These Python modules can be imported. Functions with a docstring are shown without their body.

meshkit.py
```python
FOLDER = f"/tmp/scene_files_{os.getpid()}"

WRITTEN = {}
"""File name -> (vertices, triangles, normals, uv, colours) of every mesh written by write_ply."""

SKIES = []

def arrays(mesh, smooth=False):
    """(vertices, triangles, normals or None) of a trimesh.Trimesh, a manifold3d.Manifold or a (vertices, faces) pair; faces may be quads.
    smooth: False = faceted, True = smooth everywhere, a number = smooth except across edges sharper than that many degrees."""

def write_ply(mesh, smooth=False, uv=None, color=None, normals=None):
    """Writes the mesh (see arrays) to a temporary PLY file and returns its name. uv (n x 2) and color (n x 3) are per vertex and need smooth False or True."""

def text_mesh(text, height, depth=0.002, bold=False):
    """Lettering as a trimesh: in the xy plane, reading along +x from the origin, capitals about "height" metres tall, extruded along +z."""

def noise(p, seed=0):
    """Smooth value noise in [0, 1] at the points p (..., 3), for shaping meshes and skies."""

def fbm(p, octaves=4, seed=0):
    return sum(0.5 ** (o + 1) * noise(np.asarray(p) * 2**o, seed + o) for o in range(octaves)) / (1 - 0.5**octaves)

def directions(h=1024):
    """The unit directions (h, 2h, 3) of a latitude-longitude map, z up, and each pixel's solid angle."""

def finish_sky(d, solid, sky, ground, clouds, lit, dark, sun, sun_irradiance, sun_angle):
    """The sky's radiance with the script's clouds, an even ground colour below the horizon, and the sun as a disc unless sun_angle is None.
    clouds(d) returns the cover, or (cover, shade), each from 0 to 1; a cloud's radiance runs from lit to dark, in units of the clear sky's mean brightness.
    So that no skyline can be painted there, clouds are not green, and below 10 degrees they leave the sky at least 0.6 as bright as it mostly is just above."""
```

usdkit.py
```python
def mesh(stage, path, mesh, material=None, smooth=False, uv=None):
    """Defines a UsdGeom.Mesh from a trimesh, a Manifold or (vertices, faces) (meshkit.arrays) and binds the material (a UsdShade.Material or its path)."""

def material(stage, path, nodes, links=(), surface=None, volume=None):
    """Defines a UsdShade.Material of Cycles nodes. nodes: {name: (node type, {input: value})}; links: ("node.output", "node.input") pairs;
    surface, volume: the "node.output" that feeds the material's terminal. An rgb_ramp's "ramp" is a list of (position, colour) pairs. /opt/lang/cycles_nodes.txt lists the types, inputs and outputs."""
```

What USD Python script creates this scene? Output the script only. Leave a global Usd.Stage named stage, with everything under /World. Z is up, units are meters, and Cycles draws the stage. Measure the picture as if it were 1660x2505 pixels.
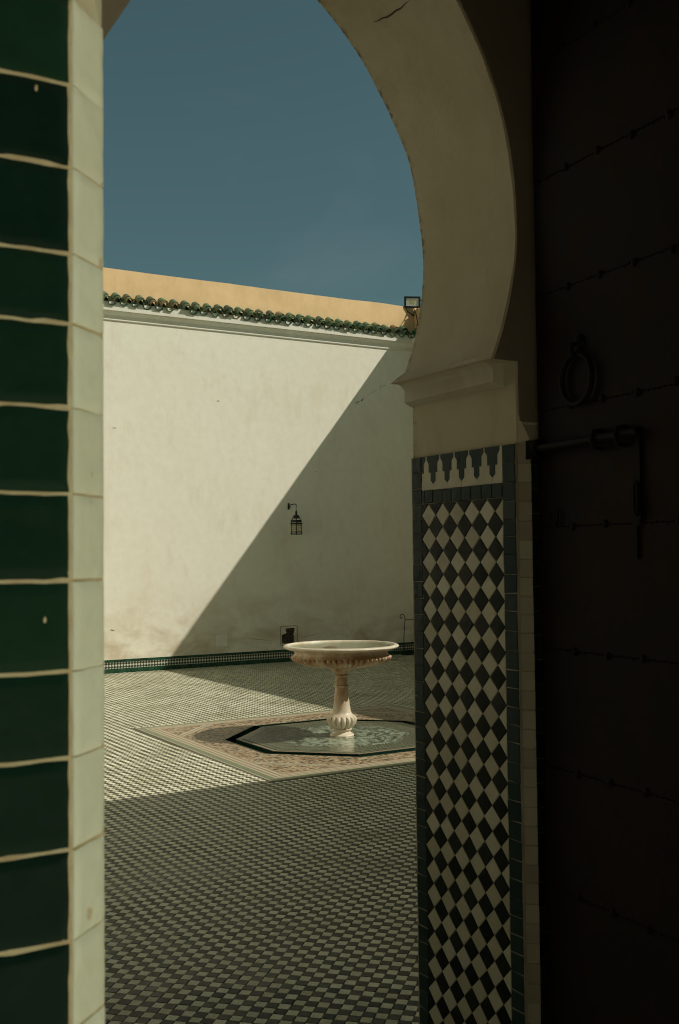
import math, random
import numpy as np, trimesh, usdkit, meshkit
import manifold3d as m3
from shapely.geometry import Polygon, box as sbox
from shapely import affinity
from pxr import Usd, UsdGeom, UsdLux, UsdShade, Gf, Sdf, Vt

random.seed(7); rng = np.random.default_rng(7)
stage = Usd.Stage.CreateInMemory()
UsdGeom.SetStageUpAxis(stage, UsdGeom.Tokens.z); UsdGeom.SetStageMetersPerUnit(stage, 1.0)
world = UsdGeom.Xform.Define(stage, '/World'); stage.SetDefaultPrim(world.GetPrim())
UsdGeom.Scope.Define(stage, '/World/Looks')

# ------------------------------------------------------------------ camera, sky, sun, exposure
F_PX, W_PX, H_PX = 2666.0, 1660.0, 2505.0
ROLL, TILT, YAW, EYE = math.radians(0.6246), math.radians(2.3353), math.radians(30.589), 1.6
cam = UsdGeom.Camera.Define(stage, '/World/camera')
cam.CreateFocalLengthAttr(38.5); cam.CreateHorizontalApertureAttr(38.5 * W_PX / F_PX); cam.CreateVerticalApertureAttr(38.5 * W_PX / F_PX * 1024 / 679)
cam.CreateClippingRangeAttr(Gf.Vec2f(0.05, 500)); cam.CreateFStopAttr(17.0); cam.CreateFocusDistanceAttr(9.5)
EXPOSURE = 0.0
cam.CreateExposureAttr(EXPOSURE)
fw = np.array([math.sin(YAW), math.cos(YAW), 0]); rt = np.array([math.cos(YAW), -math.sin(YAW), 0]); up = np.array([0, 0, 1.0])
Fv = fw * math.cos(TILT) + up * math.sin(TILT); Uv = up * math.cos(TILT) - fw * math.sin(TILT)
Rv = rt * math.cos(ROLL) - Uv * math.sin(ROLL); Vv = rt * math.sin(ROLL) + Uv * math.cos(ROLL)
cam.AddTransformOp().Set(Gf.Matrix4d(*Rv, 0, *Vv, 0, *(-Fv), 0, 0, 0, EYE, 1))

SUN = np.array([0.791, -0.663, 1.0]); SUN /= np.linalg.norm(SUN)
SUN_EL, SUN_AZ = math.asin(SUN[2]), math.atan2(SUN[0], SUN[1])
SKY_STRENGTH, SUN_INTENSITY = 0.06, 0.9
sky_mat = usdkit.material(stage, '/World/Looks/sky', {
    'sky': ('sky_texture', {'sky_type': 'single_scattering', 'sun_disc': False, 'sun_elevation': SUN_EL, 'sun_rotation': SUN_AZ, 'altitude': 500.0, 'air_density': 1.0, 'aerosol_density': 3.0, 'ozone_density': 1.0}),
    'grade': ('hsv', {'hue': 0.5, 'saturation': 0.72, 'value': 1.0, 'fac': 1.0}),
    'tint': ('mix_color', {'blend_type': 'multiply', 'fac': 1.0, 'b': (0.52, 0.80, 0.675)}),
    'tc': ('texture_coordinate', {}), 'map': ('mapping', {'scale': (1.2, 3.0, 4.0), 'rotation': (0.3, 0.2, 0.6)}),
    'n': ('noise_texture', {'scale': 1.6, 'detail': 5.0, 'roughness': 0.55, 'distortion': 0.6}),
    'r': ('rgb_ramp', {'ramp': [(0.0, (0, 0, 0)), (0.56, (0, 0, 0)), (0.85, (0.10, 0.10, 0.10))]}),
    'cl': ('mix_color', {'blend_type': 'mix', 'b': (7.5, 7.6, 7.4), 'use_clamp': False}),
    'bg': ('background_shader', {'strength': SKY_STRENGTH})},
    [('sky.color', 'grade.color'), ('grade.color', 'tint.a'), ('tc.generated', 'map.vector'), ('map.vector', 'n.vector'), ('n.fac', 'r.fac'), ('tint.result', 'cl.a'), ('r.color', 'cl.fac'), ('cl.result', 'bg.color')], surface='bg.background')
dome = UsdLux.DomeLight.Define(stage, '/World/sky')
UsdShade.MaterialBindingAPI.Apply(dome.GetPrim()).Bind(sky_mat)
dome.GetPrim().SetCustomDataByKey('kind', 'structure')
sun = UsdLux.DistantLight.Define(stage, '/World/sun')
sun.CreateIntensityAttr(SUN_INTENSITY); sun.CreateAngleAttr(0.5); sun.CreateNormalizeAttr(True); sun.CreateColorAttr(Gf.Vec3f(1.0, 0.97, 0.88))
zx = SUN; xx = np.cross([0, 0, 1.0], zx); xx /= np.linalg.norm(xx); yx = np.cross(zx, xx)
sun.AddTransformOp().Set(Gf.Matrix4d(*xx, 0, *yx, 0, *zx, 0, 0, 0, 30, 1))

# ------------------------------------------------------------------ helpers
used = {}
def numbered(parent, name):
    k = (parent, name); n = used.get(k, 0); used[k] = n + 1
    return name if n == 0 else f'{name}_{n:03d}'
def tag(p, label=None, cat=None, group=None, kind=None):
    for k, v in (('label', label), ('category', cat), ('group', group), ('kind', kind)):
        if v: p.SetCustomDataByKey(k, v)
    return p
def thing(name, label=None, cat=None, loc=(0, 0, 0), group=None, kind=None):
    kind = kind or 'thing'
    path = '/World/' + numbered('/World', name)
    x = UsdGeom.Xform.Define(stage, path); x.AddTranslateOp().Set(Gf.Vec3d(*map(float, loc)))
    p = x.GetPrim(); tag(p, label, cat, group, kind); return p
def loc_of(prim):
    ops = UsdGeom.Xformable(prim).GetOrderedXformOps() if prim.IsA(UsdGeom.Xform) else []
    return np.array(ops[0].Get()) if ops else np.zeros(3)
def base_of(prim):
    while prim and not prim.IsA(UsdGeom.Xform): prim = prim.GetParent()
    return loc_of(prim) if prim and str(prim.GetPath()) != '/World' else np.zeros(3)
def obj(name, mesh, mat, parent=None, smooth=False, tint=None, **kw):
    pp = str(parent.GetPath()) if parent else '/World'
    path = pp + '/' + numbered(pp, name)
    v, f, n = meshkit.arrays(mesh, smooth)
    if parent: v = v - base_of(parent)
    if n is not None: m = usdkit.mesh(stage, path, (v, f), M[mat]); m.CreateNormalsAttr(Vt.Vec3fArray.FromNumpy(n.astype(np.float32))); m.SetNormalsInterpolation('vertex')
    else: m = usdkit.mesh(stage, path, (v, f), M[mat])
    if tint is not None:
        a = np.broadcast_to(np.asarray(tint, np.float32), (len(v),)).astype(np.float32)
        UsdGeom.PrimvarsAPI(m).CreatePrimvar('tint', Sdf.ValueTypeNames.FloatArray, 'vertex').Set(Vt.FloatArray.FromNumpy(np.ascontiguousarray(a)))
    p = m.GetPrim(); tag(p, **kw); return p
def XS(polys):
    out = []
    for p in polys:
        q = np.asarray(p, float); a = np.sum(q[:, 0] * np.roll(q[:, 1], -1) - np.roll(q[:, 0], -1) * q[:, 1])
        out.append(q if a > 0 else q[::-1])
    return m3.CrossSection(out)
def tm(man):
    m = man.to_mesh(); return trimesh.Trimesh(m.vert_properties[:, :3], m.tri_verts, process=False)
def mbox(x0, x1, y0, y1, z0, z1): return m3.Manifold.cube([x1 - x0, y1 - y0, z1 - z0]).translate([x0, y0, z0])
def bx(*a): return tm(mbox(*a))
def join(l): return trimesh.util.concatenate(l)
def extrude(poly, origin, U, V, N, t):
    """2D outline (list or shapely, may be concave) extruded by t along N."""
    if not isinstance(poly, Polygon): poly = Polygon(poly)
    m = trimesh.creation.extrude_polygon(poly, t, engine='earcut')
    T = np.array([U, V, N], float).T
    v = m.vertices @ T.T + np.asarray(origin, float)
    f = m.faces if np.linalg.det(T) > 0 else m.faces[:, ::-1]
    return trimesh.Trimesh(v, f, process=False)
def slab(poly, origin, U, V, N, t, b=0.001, dish=0.0):
    """A convex tile with a bevelled upper edge, no underside."""
    p = np.asarray(poly, float); c = p.mean(0); n = len(p)
    d = np.linalg.norm(p - c, axis=1, keepdims=True)
    q = c + (p - c) * np.maximum(0.2, 1 - 1.6 * b / np.maximum(d, 1e-6))
    P = np.vstack([np.c_[p, np.zeros(n)], np.c_[p, np.full(n, t - b)], np.c_[q, np.full(n, t)], [[c[0], c[1], t + dish]]])
    f = []
    for i in range(n):
        j = (i + 1) % n
        for k in (0, 1): f += [(k * n + i, k * n + j, (k + 1) * n + j), (k * n + i, (k + 1) * n + j, (k + 1) * n + i)]
        f.append((2 * n + i, 2 * n + j, 3 * n))
    a = 0.5 * np.sum(p[:, 0] * np.roll(p[:, 1], -1) - np.roll(p[:, 0], -1) * p[:, 1])
    T = np.array([U, V, N], float).T
    f = np.array(f)
    if (a > 0) != (np.linalg.det(T) > 0): f = f[:, ::-1]
    return trimesh.Trimesh(P @ T.T + np.asarray(origin, float), f, process=False)
def lathe(profile, n=64, center=(0, 0, 0), mod=None):
    pr = np.asarray(profile, float); th = np.linspace(0, 2 * math.pi, n, endpoint=False)
    R = np.repeat(pr[:, :1], n, 1)
    if mod is not None: R = R * mod(pr, th)
    v = np.stack([R * np.cos(th), R * np.sin(th), np.repeat(pr[:, 1:], n, 1)], -1).reshape(-1, 3) + np.asarray(center)
    i, j = np.meshgrid(np.arange(len(pr) - 1), np.arange(n), indexing='ij'); k = (j + 1) % n
    q = np.stack([i * n + j, i * n + k, (i + 1) * n + k, (i + 1) * n + j], -1).reshape(-1, 4)
    return trimesh.Trimesh(v, np.vstack([q[:, [0, 1, 2]], q[:, [0, 2, 3]]]), process=False)
def tube(pts, r, n=8, close=False):
    p = np.asarray(pts, float); m = len(p)
    t = np.gradient(p, axis=0) if not close else np.roll(p, -1, 0) - np.roll(p, 1, 0)
    t /= np.linalg.norm(t, axis=1, keepdims=True)
    ref = np.array([0, 0, 1.0]) if abs(t[0, 2]) < 0.9 else np.array([1.0, 0, 0])
    a = np.cross(t[0], ref); a /= np.linalg.norm(a); A = []
    for k in range(m):
        a = a - t[k] * (a @ t[k]); a /= np.linalg.norm(a); A.append(a)
    A = np.array(A); B = np.cross(t, A); th = np.linspace(0, 2 * math.pi, n, endpoint=False)
    r = np.broadcast_to(np.asarray(r, float), (m,))
    v = (p[:, None] + r[:, None, None] * (np.cos(th)[None, :, None] * A[:, None] + np.sin(th)[None, :, None] * B[:, None])).reshape(-1, 3)
    f = []
    for i in range(m if close else m - 1):
        k2 = (i + 1) % m
        for j in range(n):
            l = (j + 1) % n; f += [(i * n + j, i * n + l, k2 * n + l), (i * n + j, k2 * n + l, k2 * n + j)]
    if not close:
        v = np.vstack([v, p[0], p[-1]]); c0, c1 = m * n, m * n + 1
        for j in range(n): l = (j + 1) % n; f += [(c0, l, j), (c1, (m - 1) * n + j, (m - 1) * n + l)]
    return trimesh.Trimesh(v, np.array(f), process=False)
def rough(man, length, amp, scale, keep=None, seed=0):
    """Hand-made plaster: refine and push the surface about by noise."""
    m = man.refine_to_length(length)
    def w(p):
        p = np.asarray(p); o = p.copy()
        k = np.ones(len(p)) if keep is None else keep(p)
        for a in range(3): o[:, a] += amp * k * (2 * meshkit.fbm(p * scale + 17.3 * a, 3, seed + a) - 1)
        return o
    return tm(m.warp_batch(w))

# ------------------------------------------------------------------ materials
M = {}
def mat(name, nodes, links, surface='p.BSDF'):
    M[name] = usdkit.material(stage, '/World/Looks/' + name, nodes, links, surface=surface)
def plaster(name, c1, c2, stain=None, low=None, rust=None, rough_=0.9, bump=0.10, big=0.7, seed=0.0, edge=None):
    N = {'g': ('geometry', {}), 'mp': ('mapping', {'location': (seed, seed * 1.7, seed * 0.6)}),
         'n1': ('noise_texture', {'scale': big, 'detail': 6.0, 'roughness': 0.6}), 'r1': ('rgb_ramp', {'ramp': [(0.32, c1), (0.68, c2)]}),
         'n2': ('noise_texture', {'scale': 9.0, 'detail': 6.0, 'roughness': 0.65}), 'r2': ('rgb_ramp', {'ramp': [(0.3, (0.95, 0.94, 0.92)), (0.62, (1.0, 1.0, 1.0))]}),
         'mul': ('mix_color', {'blend_type': 'multiply', 'fac': 1.0}),
         'n3': ('noise_texture', {'scale': 70.0, 'detail': 3.0, 'roughness': 0.6}), 'ad': ('math', {'math_type': 'multiply_add', 'value2': 3.0}),
         'b': ('bump', {'strength': bump, 'distance': 0.01}), 'p': ('principled_bsdf', {'roughness': rough_, 'specular_ior_level': 0.25})}
    L = [('g.position', 'mp.vector'), ('mp.vector', 'n1.vector'), ('mp.vector', 'n2.vector'), ('mp.vector', 'n3.vector'), ('n1.fac', 'r1.fac'), ('n2.fac', 'r2.fac'), ('r1.color', 'mul.a'), ('r2.color', 'mul.b'),
         ('n2.fac', 'ad.value1'), ('n3.fac', 'ad.value3'), ('ad.value', 'b.height'), ('b.normal', 'p.normal')]
    out = 'mul.result'
    if stain:   # damp and dirt that has risen from the ground, with uneven edges
        N.update({'sx': ('separate_xyz', {}), 'zr': ('map_range', {'from_min': low[0], 'from_max': low[1], 'to_min': 1.0, 'to_max': 0.0, 'clamp': True}),
                  'ms': ('mapping', {'scale': (1.1, 1.1, 1.9), 'location': (3.3 + seed, 1.0, 0.4)}), 'n4': ('noise_texture', {'scale': 1.5, 'detail': 7.0, 'roughness': 0.62, 'distortion': 0.4}), 'r4': ('rgb_ramp', {'ramp': [(0.40, (0, 0, 0)), (0.68, (1, 1, 1))]}),
                  'mm': ('math', {'math_type': 'multiply'}), 'mx': ('mix_color', {'b': stain})})
        L += [('g.position', 'sx.vector'), ('sx.z', 'zr.value'), ('g.position', 'ms.vector'), ('ms.vector', 'n4.vector'), ('n4.fac', 'r4.fac'), ('r4.color', 'mm.value1'), ('zr.result', 'mm.value2'), ('mm.value', 'mx.fac'), (out, 'mx.a')]
        out = 'mx.result'
    if rust:
        N.update({'mr': ('mapping', {'scale': (1.0, 1.0, 0.35), 'location': (7.0, 2.0, seed)}), 'n5': ('noise_texture', {'scale': 3.2, 'detail': 8.0, 'roughness': 0.72}), 'r5': ('rgb_ramp', {'ramp': [(0.52, (0, 0, 0)), (0.78, (0.5, 0.5, 0.5))]}), 'mu': ('mix_color', {'b': rust})})
        L += [('g.position', 'mr.vector'), ('mr.vector', 'n5.vector'), ('n5.fac', 'r5.fac'), ('r5.color', 'mu.fac'), (out, 'mu.a')]
        out = 'mu.result'
    if edge:    # the worn, rust coloured arris of the arch
        N.update({'sy': ('separate_xyz', {}), 'yr': ('map_range', {'from_min': edge[0], 'from_max': edge[1], 'to_min': 0.0, 'to_max': 1.0, 'clamp': True}), 'n6': ('noise_texture', {'scale': 38.0, 'detail': 4.0, 'roughness': 0.7}), 'r6': ('rgb_ramp', {'ramp': [(0.48, (0, 0, 0)), (0.62, (0.8, 0.8, 0.8))]}), 'm6': ('math', {'math_type': 'multiply'}), 'x6': ('mix_color', {'b': (0.16, 0.085, 0.035)})})
        L += [('g.position', 'sy.vector'), ('sy.y', 'yr.value'), ('g.position', 'n6.vector'), ('n6.fac', 'r6.fac'), ('r6.color', 'm6.value1'), ('yr.result', 'm6.value2'), ('m6.value', 'x6.fac'), (out, 'x6.a')]
        out = 'x6.result'
    L.append((out, 'p.base_color')); mat(name, N, L)
plaster('white_plaster', (0.83, 0.785, 0.65), (0.80, 0.745, 0.60), stain=(0.46, 0.35, 0.20), low=(0.1, 1.25), rust=(0.63, 0.52, 0.36), big=0.5)
plaster('arch_plaster', (0.62, 0.555, 0.41), (0.52, 0.44, 0.295), rust=(0.34, 0.23, 0.11), big=1.1, seed=3.0, edge=(3.092, 3.112))
plaster('impost_plaster', (0.66, 0.61, 0.47), (0.55, 0.49, 0.35), rust=(0.33, 0.23, 0.13), big=2.2, seed=5.0)
plaster('cornice_plaster', (0.80, 0.77, 0.65), (0.74, 0.69, 0.56), big=1.4, seed=8.0)
plaster('ochre_plaster', (0.90, 0.61, 0.32), (0.78, 0.52, 0.26), rust=(0.50, 0.33, 0.16), big=2.2, seed=11.0)
plaster('grout', (0.66, 0.53, 0.31), (0.50, 0.36, 0.19), rust=(0.36, 0.16, 0.06), big=60.0, seed=2.0, bump=0.05)
plaster('jamb_grout', (0.42, 0.36, 0.25), (0.30, 0.24, 0.16), big=7.0, seed=6.0, bump=0.04)
plaster('pale_grout', (0.70, 0.62, 0.42), (0.60, 0.47, 0.29), rust=(0.45, 0.22, 0.1), big=14.0, seed=4.0, bump=0.04)
plaster('floor_bed', (0.10, 0.09, 0.065), (0.15, 0.13, 0.10), big=6.0)
plaster('paving', (0.82, 0.79, 0.68), (0.76, 0.72, 0.61), big=0.8)
plaster('shade_toned_plaster', (0.20, 0.16, 0.11), (0.13, 0.10, 0.065), big=1.0, seed=9.0)  # plaster darkened so that its colour carries the vestibule shade
plaster('bare_brick', (0.13, 0.10, 0.065), (0.05, 0.04, 0.03), big=14.0, seed=1.0, bump=0.8)
plaster('soil', (0.36, 0.29, 0.19), (0.28, 0.22, 0.15), big=0.3)

def glaze(name, tones, rough_=0.22, bump=0.08, scale=18.0, spots=None, island=False, coat=0.0, spec=0.5):
    N = {'g': ('geometry', {}), 'oi': ('object_info', {}), 'su': ('math', {'math_type': 'add'}), 'fr': ('math', {'math_type': 'fraction'}),
         'n': ('noise_texture', {'scale': scale, 'detail': 5.0, 'roughness': 0.6}), 'nm': ('math', {'math_type': 'multiply_add', 'value2': 0.55}), 'nn': ('math', {'math_type': 'subtract', 'value2': 0.27}),
         'r': ('rgb_ramp', {'ramp': tones}), 'n2': ('noise_texture', {'scale': scale * 3, 'detail': 4.0}), 'rr': ('map_range', {'from_min': 0.3, 'from_max': 0.7, 'to_min': rough_ * 0.7, 'to_max': rough_ * 1.6, 'clamp': True}),
         'b': ('bump', {'strength': bump, 'distance': 0.004}), 'p': ('principled_bsdf', {'specular_ior_level': spec, 'coat_weight': coat, 'coat_roughness': 0.12})}
    L = [('oi.random', 'su.value1'), ('g.random_per_island', 'su.value2'), ('su.value', 'fr.value1'), ('g.position', 'n.vector'), ('g.position', 'n2.vector'), ('n.fac', 'nm.value1'), ('fr.value', 'nm.value3'), ('nm.value', 'nn.value1'), ('nn.value', 'r.fac'),
         ('n2.fac', 'rr.value'), ('rr.result', 'p.roughness'), ('n.fac', 'b.height'), ('b.normal', 'p.normal')]
    out = 'r.color'
    if spots:
        N.update({'ns': ('noise_texture', {'scale': scale * 2.3, 'detail': 3.0, 'roughness': 0.5}), 'rs': ('rgb_ramp', {'ramp': [(0.70, (0, 0, 0)), (0.74, (0.85, 0.85, 0.85))]}), 'ms': ('mix_color', {'b': spots})})
        L += [('g.position', 'ns.vector'), ('ns.fac', 'rs.fac'), ('rs.color', 'ms.fac'), (out, 'ms.a')]; out = 'ms.result'
    L.append((out, 'p.base_color')); mat(name, N, L)
glaze('green_tile', [(0.0, (0.0025, 0.012, 0.0055)), (0.5, (0.0040, 0.018, 0.008)), (1.0, (0.008, 0.030, 0.012))], rough_=0.25, coat=0.0, scale=26.0, spec=0.09, bump=0.2)
glaze('cream_tile', [(0.0, (0.77, 0.72, 0.53)), (1.0, (0.84, 0.80, 0.61))], rough_=0.3, scale=20.0, bump=0.25, spots=(0.62, 0.46, 0.27))
glaze('jamb_black', [(0.0, (0.004, 0.006, 0.004)), (0.6, (0.008, 0.010, 0.007)), (1.0, (0.016, 0.018, 0.013))], rough_=0.4, scale=20.0, spec=0.12)
glaze('jamb_border', [(0.0, (0.012, 0.026, 0.024)), (0.6, (0.020, 0.038, 0.034)), (1.0, (0.030, 0.046, 0.040))], rough_=0.4, scale=20.0, spec=0.12)
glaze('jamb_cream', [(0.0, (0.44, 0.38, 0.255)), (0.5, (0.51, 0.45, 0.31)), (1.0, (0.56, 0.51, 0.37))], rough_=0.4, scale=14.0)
glaze('corner_darker', [(0.0, (0.26, 0.21, 0.14)), (0.5, (0.34, 0.285, 0.19)), (1.0, (0.40, 0.35, 0.24))], rough_=0.45, scale=14.0, spec=0.2)  # a darker cream for the corner strip of the arch wall
glaze('wall_green', [(0.0, (0.005, 0.030, 0.014)), (1.0, (0.014, 0.070, 0.032))], rough_=0.3, scale=14.0)
glaze('wall_dark', [(0.0, (0.008, 0.014, 0.008)), (1.0, (0.03, 0.045, 0.02))], rough_=0.35)
glaze('wall_cream', [(0.0, (0.58, 0.56, 0.46)), (1.0, (0.70, 0.68, 0.56))], rough_=0.4)
glaze('roof_glaze', [(0.0, (0.025, 0.070, 0.045)), (0.4, (0.035, 0.115, 0.070)), (0.75, (0.085, 0.170, 0.085)), (0.93, (0.15, 0.18, 0.075)), (1.0, (0.22, 0.15, 0.08))], rough_=0.3, scale=9.0, bump=0.3)
glaze('gutter_tile', [(0.0, (0.004, 0.012, 0.008)), (1.0, (0.010, 0.030, 0.018))], rough_=0.15)
glaze('band_green', [(0.0, (0.10, 0.12, 0.055)), (1.0, (0.15, 0.165, 0.08))], rough_=0.35)
glaze('band_pale', [(0.0, (0.40, 0.35, 0.23)), (1.0, (0.50, 0.45, 0.31))], rough_=0.4, scale=30)
glaze('band_brown', [(0.0, (0.20, 0.14, 0.08)), (1.0, (0.32, 0.22, 0.13))], rough_=0.45, scale=60)
glaze('spout_stone', [(0.0, (0.16, 0.10, 0.05)), (1.0, (0.26, 0.18, 0.10))], rough_=0.4, scale=60)
glaze('band_dark', [(0.0, (0.05, 0.065, 0.045)), (1.0, (0.10, 0.12, 0.085))], rough_=0.3, scale=60)

# floor tiles: the mesh attribute "tint" says whether a tile is a light or a dark one
mat('floor_tile', {
    'a': ('attribute', {'attribute': 'tint'}), 'g': ('geometry', {}), 'oi': ('object_info', {}), 'su': ('math', {'math_type': 'add'}), 'fr': ('math', {'math_type': 'fraction'}),
    'rl': ('rgb_ramp', {'ramp': [(0.0, (0.57, 0.53, 0.355)), (0.5, (0.70, 0.66, 0.465)), (1.0, (0.78, 0.74, 0.54))]}),
    'rd': ('rgb_ramp', {'ramp': [(0.0, (0.024, 0.025, 0.013)), (0.5, (0.050, 0.050, 0.026)), (1.0, (0.090, 0.086, 0.050))]}),
    'm': ('mix_color', {}), 'n': ('noise_texture', {'scale': 2.2, 'detail': 7.0, 'roughness': 0.65}), 'rn': ('rgb_ramp', {'ramp': [(0.32, (0.64, 0.61, 0.53)), (0.56, (1.0, 1.0, 1.0))]}), 'mu': ('mix_color', {'blend_type': 'multiply', 'fac': 1.0}),
    'n2': ('noise_texture', {'scale': 120.0, 'detail': 4.0, 'roughness': 0.7}), 'rn2': ('rgb_ramp', {'ramp': [(0.28, (0.66, 0.64, 0.6)), (0.5, (1.0, 1.0, 1.0))]}), 'mu2': ('mix_color', {'blend_type': 'multiply', 'fac': 1.0}),
    'rr': ('map_range', {'from_min': 0.3, 'from_max': 0.7, 'to_min': 0.34, 'to_max': 0.62, 'clamp': True}), 'b': ('bump', {'strength': 0.25, 'distance': 0.002}), 'p': ('principled_bsdf', {'specular_ior_level': 0.22})},
    [('oi.random', 'su.value1'), ('g.random_per_island', 'su.value2'), ('su.value', 'fr.value1'), ('fr.value', 'rl.fac'), ('fr.value', 'rd.fac'), ('a.fac', 'm.fac'), ('rd.color', 'm.a'), ('rl.color', 'm.b'), ('g.position', 'n.vector'), ('g.position', 'n2.vector'),
     ('n.fac', 'rn.fac'), ('m.result', 'mu.a'), ('rn.color', 'mu.b'), ('n2.fac', 'rn2.fac'), ('mu.result', 'mu2.a'), ('rn2.color', 'mu2.b'), ('mu2.result', 'p.base_color'), ('n.fac', 'rr.value'), ('rr.result', 'p.roughness'), ('n2.fac', 'b.height'), ('b.normal', 'p.normal')])
def mosaic(name, ramp, scale, rough_, coat=0.0):
    mat(name, {'g': ('geometry', {}), 'mp': ('mapping', {'rotation': (0, 0, math.pi / 4)}), 'v': ('voronoi_texture', {'scale': scale, 'randomness': 0.45, 'feature': 'f1', 'dimensions': '2D', 'metric': 'manhattan'}), 'w': ('white_noise_texture', {'dimensions': '3D'}),
               'ra': ('rgb_ramp', {'ramp': ramp, 'interpolate': False}), 'n': ('noise_texture', {'scale': 3.5, 'detail': 4.0}), 'rn': ('rgb_ramp', {'ramp': [(0.35, (0.78, 0.74, 0.68)), (0.62, (1.0, 1.0, 1.0))]}), 'mu': ('mix_color', {'blend_type': 'multiply', 'fac': 1.0}),
               'b': ('bump', {'strength': 0.4, 'distance': 0.003}), 'p': ('principled_bsdf', {'roughness': rough_, 'coat_weight': coat, 'coat_roughness': 0.08})},
        [('g.position', 'mp.vector'), ('mp.vector', 'v.vector'), ('v.color', 'w.vector'), ('w.value', 'ra.fac'), ('g.position', 'n.vector'), ('n.fac', 'rn.fac'), ('ra.color', 'mu.a'), ('rn.color', 'mu.b'), ('mu.result', 'p.base_color'), ('v.distance', 'b.height'), ('b.normal', 'p.normal')])
mosaic('pink_mosaic', [(0.0, (0.37, 0.27, 0.16)), (0.3, (0.27, 0.185, 0.10)), (0.48, (0.46, 0.365, 0.225)), (0.66, (0.05, 0.045, 0.03)), (0.80, (0.12, 0.11, 0.06)), (0.9, (0.27, 0.14, 0.07))], 46.0, 0.5)
mosaic('wet_mosaic', [(0.0, (0.70, 0.76, 0.64)), (0.34, (0.24, 0.29, 0.21)), (0.52, (0.80, 0.82, 0.68)), (0.74, (0.04, 0.055, 0.035)), (0.88, (0.36, 0.30, 0.18))], 30.0, 0.3, 0.3)

mat('marble', {'g': ('geometry', {}), 'n': ('noise_texture', {'scale': 5.0, 'detail': 8.0, 'roughness': 0.62, 'distortion': 0.6}), 'r': ('rgb_ramp', {'ramp': [(0.25, (0.48, 0.37, 0.23)), (0.42, (0.68, 0.60, 0.44)), (0.75, (0.80, 0.74, 0.60))]}),
    'mp': ('mapping', {'scale': (1.0, 1.0, 0.45)}), 'n2': ('noise_texture', {'scale': 8.0, 'detail': 8.0, 'roughness': 0.7}), 'r2': ('rgb_ramp', {'ramp': [(0.32, (0, 0, 0)), (0.58, (1.0, 1.0, 1.0))]}), 'm': ('mix_color', {'b': (0.30, 0.145, 0.05)}),
    'sx': ('separate_xyz', {}), 'z1': ('map_range', {'from_min': 0.18, 'from_max': 0.45, 'to_min': 0.35, 'to_max': 1.0, 'clamp': True}), 'z2': ('map_range', {'from_min': 0.70, 'from_max': 0.80, 'to_min': 1.0, 'to_max': 0.3, 'clamp': True}), 'zz': ('math', {'math_type': 'multiply'}), 'zm': ('math', {'math_type': 'multiply'}),
    'n3': ('noise_texture', {'scale': 90.0, 'detail': 4.0}), 'b': ('bump', {'strength': 0.2, 'distance': 0.003}), 'p': ('principled_bsdf', {'roughness': 0.42})},
    [('g.position', 'n.vector'), ('n.fac', 'r.fac'), ('g.position', 'mp.vector'), ('mp.vector', 'n2.vector'), ('n2.fac', 'r2.fac'), ('g.position', 'sx.vector'), ('sx.z', 'z1.value'), ('sx.z', 'z2.value'), ('z1.result', 'zz.value1'), ('z2.result', 'zz.value2'), ('r2.color', 'zm.value1'), ('zz.value', 'zm.value2'),
     ('zm.value', 'm.fac'), ('r.color', 'm.a'), ('m.result', 'p.base_color'), ('g.position', 'n3.vector'), ('n3.fac', 'b.height'), ('b.normal', 'p.normal')])
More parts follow.
